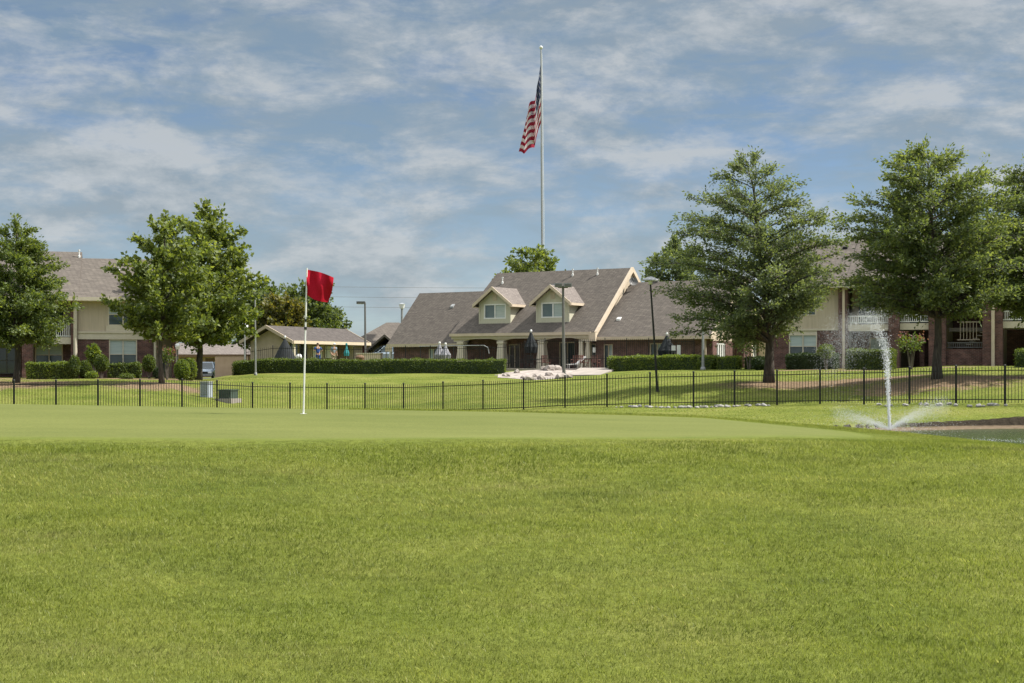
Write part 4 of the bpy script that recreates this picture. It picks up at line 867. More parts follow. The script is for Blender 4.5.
R_ = [(0, 2.4), (.2, 4.2), (.45, 4.4), (.7, 3.4), (.88, 2.0), (1, .6)]
def far_tree(label, px, Y, ptop, wide, m, seed, limbs=46):
    b = G(px, Y); H = Z(ptop, Y) - b.z; prof = [(t, r * wide / 4.4) for t, r in R_]
    tree('shade_tree', label, b, H, H * .22, prof, m, seed, limbs=limbs, twigs=13, lpt=13, leaf=(.36, .24), tr=.22, tl=1.5, group='trees behind the buildings', twigd=.7, bark='barkdark')
far_tree('green tree between the tall maple and the golf shop roof', 263, 145, 289, 2.9, 'leaf_far', 41)
far_tree('tallest tree behind the golf shop, dark green', 304, 150, 283, 3.6, 'leaf_far', 42)
far_tree('smaller tree with yellowing leaves behind the golf shop', 283, 142, 298, 2.3, 'leaf_turning', 43, 34)
far_tree('low green tree at the right end of the golf shop roof', 322, 156, 305, 2.6, 'leaf_far', 47, 34)
far_tree('round green tree rising behind the clubhouse ridge', 535, 142, 249, 4.2, 'leaf_maple', 44, 60)
far_tree('dark green tree behind the right clubhouse roof', 676, 140, 240, 3.2, 'leaf_elm', 45, 50)

# ------------------------------------------------------------------ hedges, bushes, plants
def hg(label, pa, Ya, pb, Yb, w, h, m, seed, n, leaf=.10, **k): return hedge('hedge', label, (X(pa, Ya), Ya), (X(pb, Yb), Yb), w, h, m, seed, n, leaf, **k)
hg('long clipped hedge between the lawn and the golf shop', 232.5, 106, 505, 105, 1.3, .98, 'leaf_hedge', 1, 15000, group='clipped hedges')
hg('clipped hedge in front of the right clubhouse wing', 607.5, 104, 697, 100, 1.4, .98, 'leaf_bright', 2, 7500, group='clipped hedges')
hg('short clipped hedge by the brick corner of the clubhouse', 698, 99.6, 711, 99, 1.3, .95, 'leaf_bright', 3, 1600, group='clipped hedges')
hg('box clipped hedge under the white french window', 717, 99, 737.5, 98.4, 1.2, .86, 'leaf_bright', 4, 2300, group='clipped hedges')
hg('low hedge between the chimney and the dark bush', 744, 99, 753.5, 98.8, 1.0, .8, 'leaf_hedge', 5, 1300, group='clipped hedges')
hg('dark hedge under the lower window of the right apartment block', 786, 91.5, 834, 90, 1.2, .95, 'leaf_dark', 6, 4200, group='clipped hedges')
hg('tall hedge behind the fountain jet', 846, 87.2, 889, 85.7, 1.3, 1.2, 'leaf_hedge', 7, 4200, group='clipped hedges')
hg('hedge at the right edge by the breezeway', 1015, 81, 1060, 79.5, 1.2, .95, 'leaf_hedge', 8, 3000, group='clipped hedges')
hg('yellow topped hedge under the balcony of the left apartment block', 27, 91.5, 69, 92, 1.2, 1.02, 'leaf_bright', 9, 5000, group='clipped hedges')
hg('clipped hedge under the lower window of the left apartment block', 109.5, 92.4, 140, 93, 1.2, .92, 'leaf_hedge', 10, 3600, group='clipped hedges')
def bs(label, px, Y, pw, py_top, m, seed, n=2200, leaf=.1, z_low=0, **k):
    b = G(px, Y); s = pw / F * Y / 2; return bush('bush', label, b, s, s * .9, Z(py_top, Y) - b.z, m, seed, n, leaf, z_low=z_low, **k)
bs('tall clipped bush at the right end of the yellow topped hedge', 74.5, 92, 11, 356, 'leaf_hedge', 21)
bs('low dark bush between two clipped ones', 85, 92.4, 12, 361, 'leaf_hedge', 22)
bs('ball shaped topiary left of the lower window', 101.5, 92, 13, 355, 'leaf_hedge', 23, 2200, .1, .45, stem=True)
bs('ball shaped topiary right of the lower window', 149, 92.6, 12, 355.5, 'leaf_hedge', 24, 2200, .1, .45, stem=True)
bs('loose light green shrub rising behind the ball topiary', 93.5, 94, 14, 344, 'leaf_bright', 25, 900, .2, .9, fuzz=.3, stem=True)
bs('large round bush at the right corner of the left apartment block', 182, 90, 15, 360, 'leaf_bright', 26, 2600)
bs('round bush half hidden by the maple trunk', 190, 92, 13, 358.5, 'leaf_bright', 27, 2200)
bs('small dark shrub beside the set back door', 158, 92.5, 9, 368, 'leaf_dark', 28, 900)
bs('low ground plant in front of the ball topiary', 92, 90.5, 12, 371.5, 'leaf_bright', 29, 700, .12, fuzz=.2)
bs('low ground plant under the lower window hedge', 127, 90.8, 16, 374, 'leaf_hedge', 30, 700, .12, fuzz=.2)
bs('round dark bush left of the big elm trunk', 760, 93, 16, 356.5, 'leaf_dark', 31, 2200)
bs('pale leggy shrub against the brick of the right block', 826, 88.5, 17, 344, 'leaf_hedge', 32, 800, .14, .7, fuzz=.35, stem=True)
def crape(label, px, Y, pw, py_top, seed, pink=True):
    b = G(px, Y); s = pw / F * Y / 2; h = Z(py_top, Y) - b.z
    r = bush('crape_myrtle', label, b, s, s, h, 'leaf_hedge', seed, 420, .15, cat='small tree', z_low=h * .45, fuzz=.35, stem=True)
    if pink:
        rng = np.random.default_rng(seed); cs = np.array([[s * .8 * math.cos(q * 1.7), s * .6 * math.sin(q * 1.7), h * (.86 + .05 * (q % 3))] for q in range(5)])
        P = cs[rng.integers(0, 5, 110)] + rng.normal(0, .12, (110, 3)); raw('blossom', leaf_verts(P, rng.normal(size=(110, 3)), .1, .09, rng), 4, LEAF, M['leaf_pink'], r)
crape('pink flowered crape myrtle in front of the dark breezeway', 911, 80.5, 30, 333, 51)
crape('crape myrtle by the set back door of the left block', 167, 91, 15, 347, 52)
crape('small green ornamental tree in front of the arch', 749, 97.5, 31, 338, 53, False)

# ------------------------------------------------------------------ rocks, patio
def rock(label, loc, s, seed, m='stone', group=None, name='rock'):
    rnd = random.Random(seed); bm = bmesh.new(); bmesh.ops.create_icosphere(bm, subdivisions=2, radius=1)
    for v in bm.verts:
        k = 1 + .22 * math.sin(v.co.x * 3 + seed) * math.cos(v.co.y * 4 + seed * 2) + rnd.uniform(-.07, .07); v.co = Vector((v.co.x * s[0] * k, v.co.y * s[1] * k, max(v.co.z, -.45) * s[2] * k))
    me = bpy.data.meshes.new(name); bm.to_mesh(me); bm.free(); me.materials.append(M[m]); o = bpy.data.objects.new(name, me); C.objects.link(o); o.location = loc; o.rotation_euler = (0, 0, rnd.random() * 6)
    return tag(o, label, 'rock', group)
protos = [rock('pale stone in the row along the foot of the iron fence', (0, 0, 0), (.16 + .05 * (i % 3), .13, .10 + .02 * (i % 2)), i, group='stones along the iron fence') for i in range(4)]
spots = []
rr = random.Random(4)
for i in range(64):
    px = 618 + (i / 64) * 215 + rr.uniform(-3, 3) if i < 46 else 880 + (i - 46) / 18 * 130 + rr.uniform(-5, 5)
    Y = float(np.interp(px, FK, FY)) + rr.uniform(-.75, -.12); spots.append((X(px, Y), Y))
for i, (x, y) in enumerate(spots):
    o = protos[i] if i < 4 else protos[i % 4].copy()
    if i >= 4: C.objects.link(o)
    o.location = (x, y, gz(x, y) + .03); k = rr.uniform(.3, .8); o.scale = (k * rr.uniform(.7, 1.2), k, k); o.rotation_euler = (0, 0, rr.random() * 6)
# pale rubble bank below the patio and the concrete slab beside it
def in_poly(x, y, P):
    c = np.zeros(len(x), bool); n = len(P)
    for i in range(n):
        (x0, y0), (x1, y1) = P[i], P[i - 1]; c ^= ((y0 > y) != (y1 > y)) & (x < (x1 - x0) * (y - y0) / (y1 - y0 + 1e-12) + x0)
    return c
BANK = [(X(p, Y), Y) for p, Y in ((505, 106.2), (494, 103), (497, 98.5), (512, 97.6), (531, 96.3), (545, 97.5), (566, 99), (577, 101), (600, 104.2), (600, 106.4), (545, 107.6))]
o = sheet('rubble_bank', -3, 8, 95, 108.5, .25, lambda x, y: in_poly(x, y, BANK), .02, M['rock'])
pl = [(X(p, Y), Y) for p, Y in ((505, 107.8), (545, 107.5), (604, 105.4), (607, 106.6), (600, 108.6), (512, 114.4), (500, 113))]
zs = max(gz(*p) for p in pl) + .02
struct(MB().prism([(x, y) for x, y in pl], 'z', zs - .3, zs).build('patio', M['concrete']))
sl = [(X(567, 100.6), 100.6), (X(600, 100), 100), (X(616, 104.3), 104.3), (X(604, 105.3), 105.3), (X(580, 105.6), 105.6)]
zt_ = [.90, .92, 1.34, 1.40, 1.40]; n_ = len(sl)
b = MB(); b.add([(x, y, z) for (x, y), z in zip(sl, zt_)] + [(x, y, z - .38) for (x, y), z in zip(sl, zt_)], [tuple(range(n_)), tuple(range(2 * n_ - 1, n_ - 1, -1))] + [(k, n_ + k, n_ + (k + 1) % n_, (k + 1) % n_) for k in range(n_)]); struct(b.build('concrete_slab', M['concrete']))
for i, (px, Y, s) in enumerate(((517, 104.5, .25), (529, 96.4, .32), (541, 98, .3), (549, 101, .28), (561, 98.8, .38), (567, 99.3, .3), (535, 99.8, .22), (506, 100.5, .25), (523, 98.2, .2), (550, 105.6, .42), (556, 105.8, .36), (544, 106, .3))):
    lab = ['white rock standing highest on the rubble bank', 'largest white rock at the foot of the rubble bank', 'white rock beside the largest one at the foot of the bank', 'white rock in the middle of the rubble bank', 'white boulder left of the flood lamp pole', 'white rock touching the flood lamp pole base', 'small white rock near the bank centre', 'white rock at the left end of the rubble bank', 'smallest white rock on the lower bank', 'biggest white boulder at the patio edge', 'white boulder in the middle of the patio edge row', 'white boulder at the left of the patio edge row'][i]
    rock(lab, (X(px, Y), Y, gz(X(px, Y), Y) + s * .25), (s * 1.3, s, s * .8), 30 + i, 'rock', 'white rocks on the rubble bank', 'boulder')

# furniture
def chair_bm(mats, name, label, group):
    r = thing(name, label, 'chair', (0, 0, 0), 0, group)
    MB().box(-.24, .24, -.24, .24, .42, .46).build('seat', M[mats], r)
    b = MB()
    for k in range(4): b.box(-.24 + k * .14, -.18 + k * .14, .21, .245, .46, .95)
    b.box(-.26, .26, .20, .25, .95, 1.0); b.build('backrest', M[mats], r)
    for sx in (-1, 1):
        for sy in (-1, 1): MB().tube([(sx * .2, sy * .2, .42), (sx * .25, sy * .25, 0)], .02, 5).build('leg', M[mats], r)
        MB().tube([(sx * .25, .22, .68), (sx * .27, -.2, .66), (sx * .25, -.22, .43)], .018, 5).build('armrest', M[mats], r)
    return r
PZ = zs
ch = None
cl = [('black metal patio chair nearest the left porch column', 512, 109.6, .4, 'black'), ('black metal patio chair left of the black closed parasol', 521, 110.4, 1.6, 'black'), ('black metal patio chair facing the lawn under the parasol', 530, 108.9, 3.1, 'black'), ('black metal patio chair right of the black closed parasol', 539, 109.6, -1.5, 'black'),
      ('rust red patio chair left of the glass door', 546, 108.7, .5, 'rust'), ('rust red patio chair beside the white lounger', 575, 108.1, -.4, 'rust'), ('rust red patio chair by the double porch columns', 584, 107.3, .9, 'rust'), ('rust red patio chair nearest the fence corner', 596, 107, 2.6, 'rust')]
made = {}
for lab, px, Y, rz, m in cl:
    if m not in made: made[m] = chair_bm(m, 'patio_chair', lab, 'patio chairs'); o = made[m]
    else: o = dup(made[m], (0, 0, 0), 0, lab)
    o['label'] = lab; o.location = (X(px, Y), Y, PZ); o.rotation_euler = (0, 0, rz)
def table(label, px, Y, m, rad=.6):
    r = thing('patio_table', label, 'table', (X(px, Y), Y, PZ), 0, 'patio tables'); MB().lathe([(rad, .70), (rad, .74)], 18).build('tabletop', M[m], r)
    for k in range(4): t = k * PI / 2 + .5; MB().tube([(.1 * math.cos(t), .1 * math.sin(t), .7), (.45 * math.cos(t), .45 * math.sin(t), 0)], .022, 5).build('leg', M[m], r)
table('round black patio table under the closed parasol', 530.5, 110, 'black'); table('small round rust red patio table by the porch columns', 590, 108.2, 'rust', .45)
def parasol(label, px, Y, ztop, zlow, r0, cloth, seed, tip='white', opened=False, zbase=None):
    zb = gz(X(px, Y), Y) if zbase is None else zbase
    r = thing('patio_parasol', label, 'parasol', (X(px, Y), Y, zb), 0, 'patio parasols'); zt = Z(ztop, Y) - zb; zl = Z(zlow, Y) - zb
    MB().tube([(0, 0, 0), (0, 0, zt)], .03, 6).build('pole', M['grey'], r); MB().lathe([(.25, 0), (.25, .08), (.05, .12)], 12).build('base', M['black'], r)
    n = 20; vs = []; fs = []; L_ = [0, .15, .4, .7, 1]
    for i, f in enumerate(L_):
        z = (zt - .12) * (1 - f) + zl * f
        for k in range(n): t = 2 * PI * k / n; q = r0 * (f ** .9 if opened else min(1, .12 + 1.25 * f) * (1 - .22 * (f == 1))) + .03; q *= 1 + (0 if opened else .30 * (k % 2) * f); vs.append((q * math.cos(t), q * math.sin(t), z))
    for i in range(len(L_) - 1):
        for k in range(n): fs.append((i * n + k, i * n + (k + 1) % n, (i + 1) * n + (k + 1) % n, (i + 1) * n + k))
    MB().add(vs, fs).build('canopy', M[cloth], r); MB().lathe([(.07, zt - .1), (.10, zt), (.06, zt + .12)], 8).build('finial', M[tip], r)
parasol('black closed parasol with a white tip on the patio', 531, 110.1, 331, 353, .45, 'fabric', 1, zbase=PZ)
parasol('dark closed parasol with a white tip in front of the right wing', 667, 103.5, 334, 357, .55, 'fabric', 2)
parasol('left one of the two grey striped closed parasols by the long hedge', 439.5, 113, 343, 359, .35, 'greyfabric', 3)
parasol('right one of the two grey striped closed parasols by the long hedge', 445.5, 112.4, 344, 359, .35, 'greyfabric', 4)
parasol('black cone shaped parasol standing at the gable of the golf shop', 285, 118, 337, 361, 1.0, 'fabric', 5, opened=True)
parasol('teal closed parasol beside the wooden door of the golf shop', 346.5, 121, 344.5, 356, .17, 'teal', 6, tip='teal')
r = thing('sun_lounger', 'white sun lounger with its back raised on the patio', 'lounger', (X(567, 107.4), 107.4, PZ), .25)
MB().prism([(0, .32), (.05, .28), (.75, .28), (1.45, .85), (1.40, .92), (.72, .36)], 'y', -.3, .3).build('bed', M['white'], r)
for x in (.1, .7):
    for y in (-.25, .25): MB().tube([(x, y, .28), (x, y, 0)], .025, 5).build('leg', M['white'], r)
MB().tube([(1.3, 0, .76), (1.1, 0, 0)], .025, 5).build('prop', M['white'], r)
def bin_(label, px, Y, pw, pyt, m, band, zb=None):
    zb = gz(X(px, Y), Y) if zb is None else zb; s = pw / F * Y / 2; h = Z(pyt, Y) - zb; r = thing('waste_bin', label, 'bin', (X(px, Y), Y, zb))
    MB().lathe([(s * .85, 0), (s, h * .75)], 14).build('drum', M[m], r); MB().lathe([(s * 1.06, h * .38), (s * 1.06, h * .46)], 14).build('band', M[band], r); MB().lathe([(s * 1.08, h * .75), (s * 1.0, h * .85), (s * .5, h)], 14).build('lid', M[m], r)
bin_('white drum with a lid beside the golf shop post', 299, 117, 6, 354, 'white', 'grey')
bin_('brown barrel at the right corner of the golf shop', 360, 119, 9, 355, 'wood', 'black')
def sign(label, px, Y, pw, ph, pyt, m='white', post=True, name='notice_board'):
    zb = gz(X(px, Y), Y); r = thing(name, label, 'sign', (X(px, Y), Y, zb)); w = pw / F * Y / 2; zt = Z(pyt, Y) - zb; h = ph / F * Y
    MB().box(-w, w, -.03, .03, zt - h, zt).build('board', M[m], r)
    for s in (-1, 1): MB().box(s * w * .7 - .03, s * w * .7 + .03, .031, .08, 0, zt - .05).build('post', M['polegrey'], r)
sign('small white notice board on posts beside the dark parasol', 673.5, 102.6, 4, 5, 345.5); sign('taller white panel leaning by the notice board', 678.7, 102.7, 3.6, 13, 345); sign('cream notice board at the left corner of the clubhouse', 388.5, 118, 6.5, 4.5, 347, 'stucco')
sign('white notice board standing by the patio fence corner', 594, 106.6, 3, 5, 347.5)
r = thing('pipe_rail', 'long grey pipe rail curving down in front of the left clubhouse wall', 'rail', (X(419, 116), 116, gz(X(419, 116), 116)))
ztp = Z(346.5, 116) - r.location.z; L_ = X(489, 113) - X(419, 116)
MB().tube([(0, 0, ztp), (L_ * .5, -1.5, ztp + .05), (L_ * .93, -2.8, ztp + .05), (L_ * .985, -2.95, ztp - .12), (L_, -3, ztp - .6)], .04, 6).build('pipe', M['grey'], r)
for f in (.02, .5, .93): MB().tube([(L_ * f, -3 * f, 0), (L_ * f, -3 * f, ztp)], .04, 6).build('post', M['black'], r)
# boxes on the left slope
def cabinet(name, label, px, Y, pw, pyt, pyb, d, m, ms, rz):
    x = X(px, Y); zb = Z(pyb, Y); w = pw / F * Y; h = Z(pyt, Y) - zb; r = thing(name, label, 'utility box', (x, Y, zb), rz)
    b = MB(); b.prism([(-w / 2, -.0), (w / 2, 0), (w / 2, d), (-w / 2, d)], 'z', -.25, h - .06); b.build('housing', M[m], r); b = MB(); b.box(-w / 2 - .03, w / 2 + .03, -.03, d + .03, h - .06, h); b.build('lid', M[ms], r)
    b = MB(); 
    for k in range(5): b.box(-w * .42, w * .42, -.02, -.002, h * (.2 + k * .13), h * (.2 + k * .13) + .04)
    b.build('louvre', M[ms], r); MB().box(-w / 2 - .12, w / 2 + .12, -.12, d + .12, -.3, .0 - .005).build('plinth', M['concrete'], r)
cabinet('utility_cabinet', 'tall pale grey utility cabinet behind the iron fence', 204, 75, 8.5, 381.5, 397.5, .5, 'cabinet', 'grey', R(-18))
cabinet('transformer_box', 'low dark green transformer box behind the iron fence', 224.5, 74, 14, 389.5, 398.5, .75, 'boxgreen', 'boxgreen', R(-20))

# ------------------------------------------------------------------ lamp posts
def pole(name, label, px, Y, pyt, pyb, rad, kind, m='polegrey', pxt=None, gr=.28):
    x = X(px, Y); zb = gz(x, Y) if pyb is None else Z(pyb, Y); r = thing(name, label, 'lamp post', (x, Y, zb), 0, 'lamp posts'); h = Z(pyt, Y) - zb
    lx = 0 if pxt is None else X(pxt, Y) - x
    MB().tube([(0, 0, -.3), (lx * .5, 0, h * .5), (lx, 0, h)], [rad * 1.25, rad, rad * .8], 8).build('post', M[m], r)
    MB().lathe([(rad * 2.1, -.3), (rad * 2.1, .1), (rad * 1.35, .22)], 10).build('base', M[m], r)
    if kind == 'box':
        b = MB(); b.box(lx - .75, lx + .02, -.2, .2, h - .12, h + .1); b.build('lamp_head', M['polegrey'], r); MB().box(lx - .7, lx - .15, -.16, .16, h - .15, h - .122).build('lens', M['lamp'], r)
    if kind == 'flood':
        for s in (-1, 1):
            hd = MB().box(lx + s * .32 - .27, lx + s * .32 + .27, -.3, .2, h - .08, h + .18).build('lamp_head', M['grey'], r); MB().box(lx + s * .32 - .22, lx + s * .32 + .22, -.33, -.301, h - .04, h + .14).build('lens', M['polegrey'], hd)
        MB().box(lx - .35, lx + .35, -.05, .05, h - .14, h - .082).build('bracket', M['polegrey'], r)
    if kind == 'mush':
        MB().lathe([(rad, h), (.10, h + .05), (.10, h + .22)], 10, c=(lx, 0, 0)).build('lens', M['lamp'], r); MB().lathe([(.42, h + .18), (.40, h + .23), (.15, h + .36), (.03, h + .38)], 16, c=(lx, 0, 0)).build('lamp_shade', M['grey'], r)
    if kind == 'globe':
        c = h + gr * .8; MB().lathe([(gr * math.sin(t), c - gr * math.cos(t)) for t in np.linspace(.1, PI - .1, 10)], 14).build('globe', M['lamp'], r, True); MB().lathe([(.1, h - .1), (.14, h + .0), (.1, h + .03)], 10).build('collar', M['white'], r)
    if kind == 'cup': MB().lathe([(rad, h - .5), (.22, h - .45), (.32, h - .05), (.34, h), (.1, h + .1)], 12).build('lamp_head', M['lamp'], r)
pole('lamp_post', 'tall grey shoebox lamp post in front of the long hedge', 255.5, 103.5, 292.5, None, .06, 'box', pxt=255, m='grey')
pole('lamp_post', 'white globe lamp beside the golf shop gable', 244.7, 114, 329, None, .06, 'globe', m='grey')
pole('lamp_post', 'white globe lamp at the corner of the left apartment block', 177.5, 94.2, 348, None, .05, 'globe', m='polegrey', gr=.17)
pole('lamp_post', 'shoebox lamp post between the golf shop and the clubhouse', 365.5, 128, 302.5, None, .095, 'box', pxt=365)
pole('lamp_post', 'twin flood lamp post at the foot of the patio', 564, 99, 286, 377, .10, 'flood', pxt=563)
pole('lamp_post', 'dark leaning lamp post with a pale hat on the slope', 658, 68, 284.5, 395, .05, 'mush', m='iron', pxt=650.5)
pole('lamp_post', 'plain grey post beside the brick corner of the clubhouse', 703, 98.6, 321, None, .085, 'mush', m='grey')
pole('lamp_post', 'short white topped lamp above the left clubhouse roof', 402, 150, 304, None, .14, 'cup', m='grey')

# ------------------------------------------------------------------ flags
def pin():
    b = Vector((X(303.3, 21), 21, gz(X(303.3, 21), 21) + .004)); tp = Vector((X(307, 21), 21, Z(268, 21))) - b
    r = thing('golf_pin', 'white golf pin with a red flag standing on the green', 'golf pin', b)
    MB().tube([(0, 0, -.1), tp * .5, tp * 1.0], [.0135, .0125, .011], 8).build('stick', M['white'], r)
    MB().lathe([(.05, .001), (.054, .004), (.03, .003)], 16).build('cup', M['white'], r)
    for py in (321.5, 329.5):
        f = (417 - py) / 149; c = tp * f; MB().tube([c - tp * .009, c + tp * .009], .021 if py > 325 else .017, 8).build('ferrule', M['black'], r)
    nx, nz = 18, 14; vs = []; fs = []
    TL, TR, BR, BL = (307, 269.5), (333.5, 277.5), (327, 302), (306.3, 294.5)
    for j in range(nz + 1):
        for i in range(nx + 1):
            s, t = i / nx, j / nz
            px = (TL[0] * (1 - s) + TR[0] * s) * (1 - t) + (BL[0] * (1 - s) + BR[0] * s) * t; py = (TL[1] * (1 - s) + TR[1] * s) * (1 - t) + (BL[1] * (1 - s) + BR[1] * s) * t
            py += 2.2 * math.sin(PI * s) * t - 1.2 * math.sin(PI * s) * (1 - t); px += 1.6 * math.sin(PI * t) * s
            dy = .075 * math.sin(s * 6.5 + t * 1.6) * s ** .6 + .022 * math.sin(13 * s - 5 * t) + .012 * math.sin(7 * t + 3 * s)
            vs.append((X(px, 21) - b.x, dy, Z(py, 21) - b.z))
    for j in range(nz):
        for i in range(nx): k = j * (nx + 1) + i; fs.append((k, k + 1, k + nx + 2, k + nx + 1))
    MB().add(vs, fs).build('flag', M['red'], r, True)
pin()
def stars():
    Y = 150; xb = X(543, Y); zb = gz(xb, Y); b = Vector((xb, Y, zb)); tp = Vector((X(541, Y) - xb, 0, Z(49, Y) - zb))
    r = thing('flagpole', 'very tall pale flagpole behind the clubhouse', 'flagpole', b)
    MB().tube([(0, 0, -.3), tp * .35, tp * .36, tp * .7, tp * .71, tp], [.17, .15, .13, .115, .095, .07], 10).build('pole', M['polewhite'], r)
    c = tp + Vector((0, 0, .16)); MB().lathe([(.19 * math.sin(t), -.19 * math.cos(t)) for t in np.linspace(.1, PI - .1, 8)], 12, c=c).build('finial', M['white'], r, True)
    MB().tube([Vector((.18, -.2, 1)) , tp * .5 + Vector((.2, -.22, 0)), tp * .985 + Vector((.1, -.12, 0))], .02, 4).build('halyard', M['white'], r)
    # the flag hangs in folds: u along the fly, v along the hoist
    m, t, N, L = nt('stars_and_stripes')
    p = N.new('ShaderNodeBsdfPrincipled'); p.inputs['Roughness'].default_value = .8; p.inputs['Specular IOR Level'].default_value = .1
    uv = N.new('ShaderNodeUVMap'); s = N.new('ShaderNodeSeparateXYZ'); L.new(uv.outputs[0], s.inputs[0])
    def math_(op, a, b_=None, c_=None):
        n = N.new('ShaderNodeMath'); n.operation = op
        for i, q in enumerate((a, b_, c_)):
            if q is None: continue
            if isinstance(q, (int, float)): n.inputs[i].default_value = q
            else: L.new(q, n.inputs[i])
        return n.outputs[0]
    def mix(f, a, b_):
        x = N.new('ShaderNodeMix'); x.data_type = 'RGBA'; L.new(f, x.inputs[0])
        for q, i in ((a, 6), (b_, 7)):
            if isinstance(q, tuple): x.inputs[i].default_value = (*q, 1)
            else: L.new(q, x.inputs[i])
        return x.outputs[2]
    u, v = s.outputs[0], s.outputs[1]
    stripe = math_('LESS_THAN', math_('MODULO', math_('MULTIPLY', v, 6.5), 1.0), .5)
    canton = math_('MULTIPLY', math_('LESS_THAN', u, .4), math_('LESS_THAN', v, 7 / 13))
    gu = math_('MULTIPLY', u, 12 / .4); gv = math_('MULTIPLY', v, 10 / (7 / 13))
    cu, cv = math_('ROUND', gu), math_('ROUND', gv)
    even = math_('LESS_THAN', math_('MODULO', math_('ADD', cu, cv), 2.0), .5)
    dist = math_('SQRT', math_('ADD', math_('POWER', math_('SUBTRACT', gu, cu), 2.0), math_('POWER', math_('SUBTRACT', gv, cv), 2.0)))
    star = math_('MULTIPLY', math_('LESS_THAN', dist, .32), math_('MULTIPLY', even, math_('MULTIPLY', math_('GREATER_THAN', gv, .5), math_('GREATER_THAN', gu, .5))))
    col = mix(stripe, (.62, .60, .61), (.30, .026, .055)); col = mix(canton, col, mix(star, (.05, .065, .125), (.42, .42, .45))); L.new(col, p.inputs['Base Color'])
    tr = N.new('ShaderNodeBsdfTranslucent'); L.new(col, tr.inputs[0]); ms = N.new('ShaderNodeMixShader'); ms.inputs[0].default_value = .35; L.new(p.outputs[0], ms.inputs[1]); L.new(tr.outputs[0], ms.inputs[2]); out(t, ms.outputs[0])
    nu, nv = 48, 40; vs = []; fs = []; uvs = []
    us_ = [0, .10, .22, .42, .52, .75, 1.0]; dx = [0, -2.0, -3.6, -6.6, -8.6, -15.5, -21]; dz = [0, 6, 14, 27, 29.5, 33, 38]
    for j in range(nv + 1):
        for i in range(nu + 1):
            u_, v_ = i / nu, j / nv
            hoist = 66 + 58 * v_ + .0; ox = float(np.interp(u_, us_, dx)); oz = float(np.interp(u_, us_, dz))
            px = 540.6 + ox * (.62 + .42 * v_) + 1.1 * math.sin(u_ * 14 + v_ * 2.0) * u_ + .4 * v_; py = hoist - 1 + oz - 12 * v_ * u_ + 1.2 * math.sin(u_ * 11) * u_
            d = (u_ * 4.0) + 1.1 * math.sin(u_ * 15 + v_ * 2.5) * min(1, u_ * 3)
            vs.append((X(px, Y) - xb, d - .1, Z(py, Y) - zb)); uvs.append((u_, v_))
    for j in range(nv):
        for i in range(nu): k = j * (nu + 1) + i; fs.append((k, k + 1, k + nu + 2, k + nu + 1))
    me = bpy.data.meshes.new('flag'); me.from_pydata(vs, [], fs); me.materials.append(m); l = me.uv_layers.new(name='UVMap')
    for lp in me.loops: l.data[lp.index].uv = uvs[lp.vertex_index]
    me.polygons.foreach_set('use_smooth', [True] * len(me.polygons)); o = bpy.data.objects.new('flag', me); C.objects.link(o); o.parent = r; o['label'] = 'limp striped flag in red, white and blue'
stars()

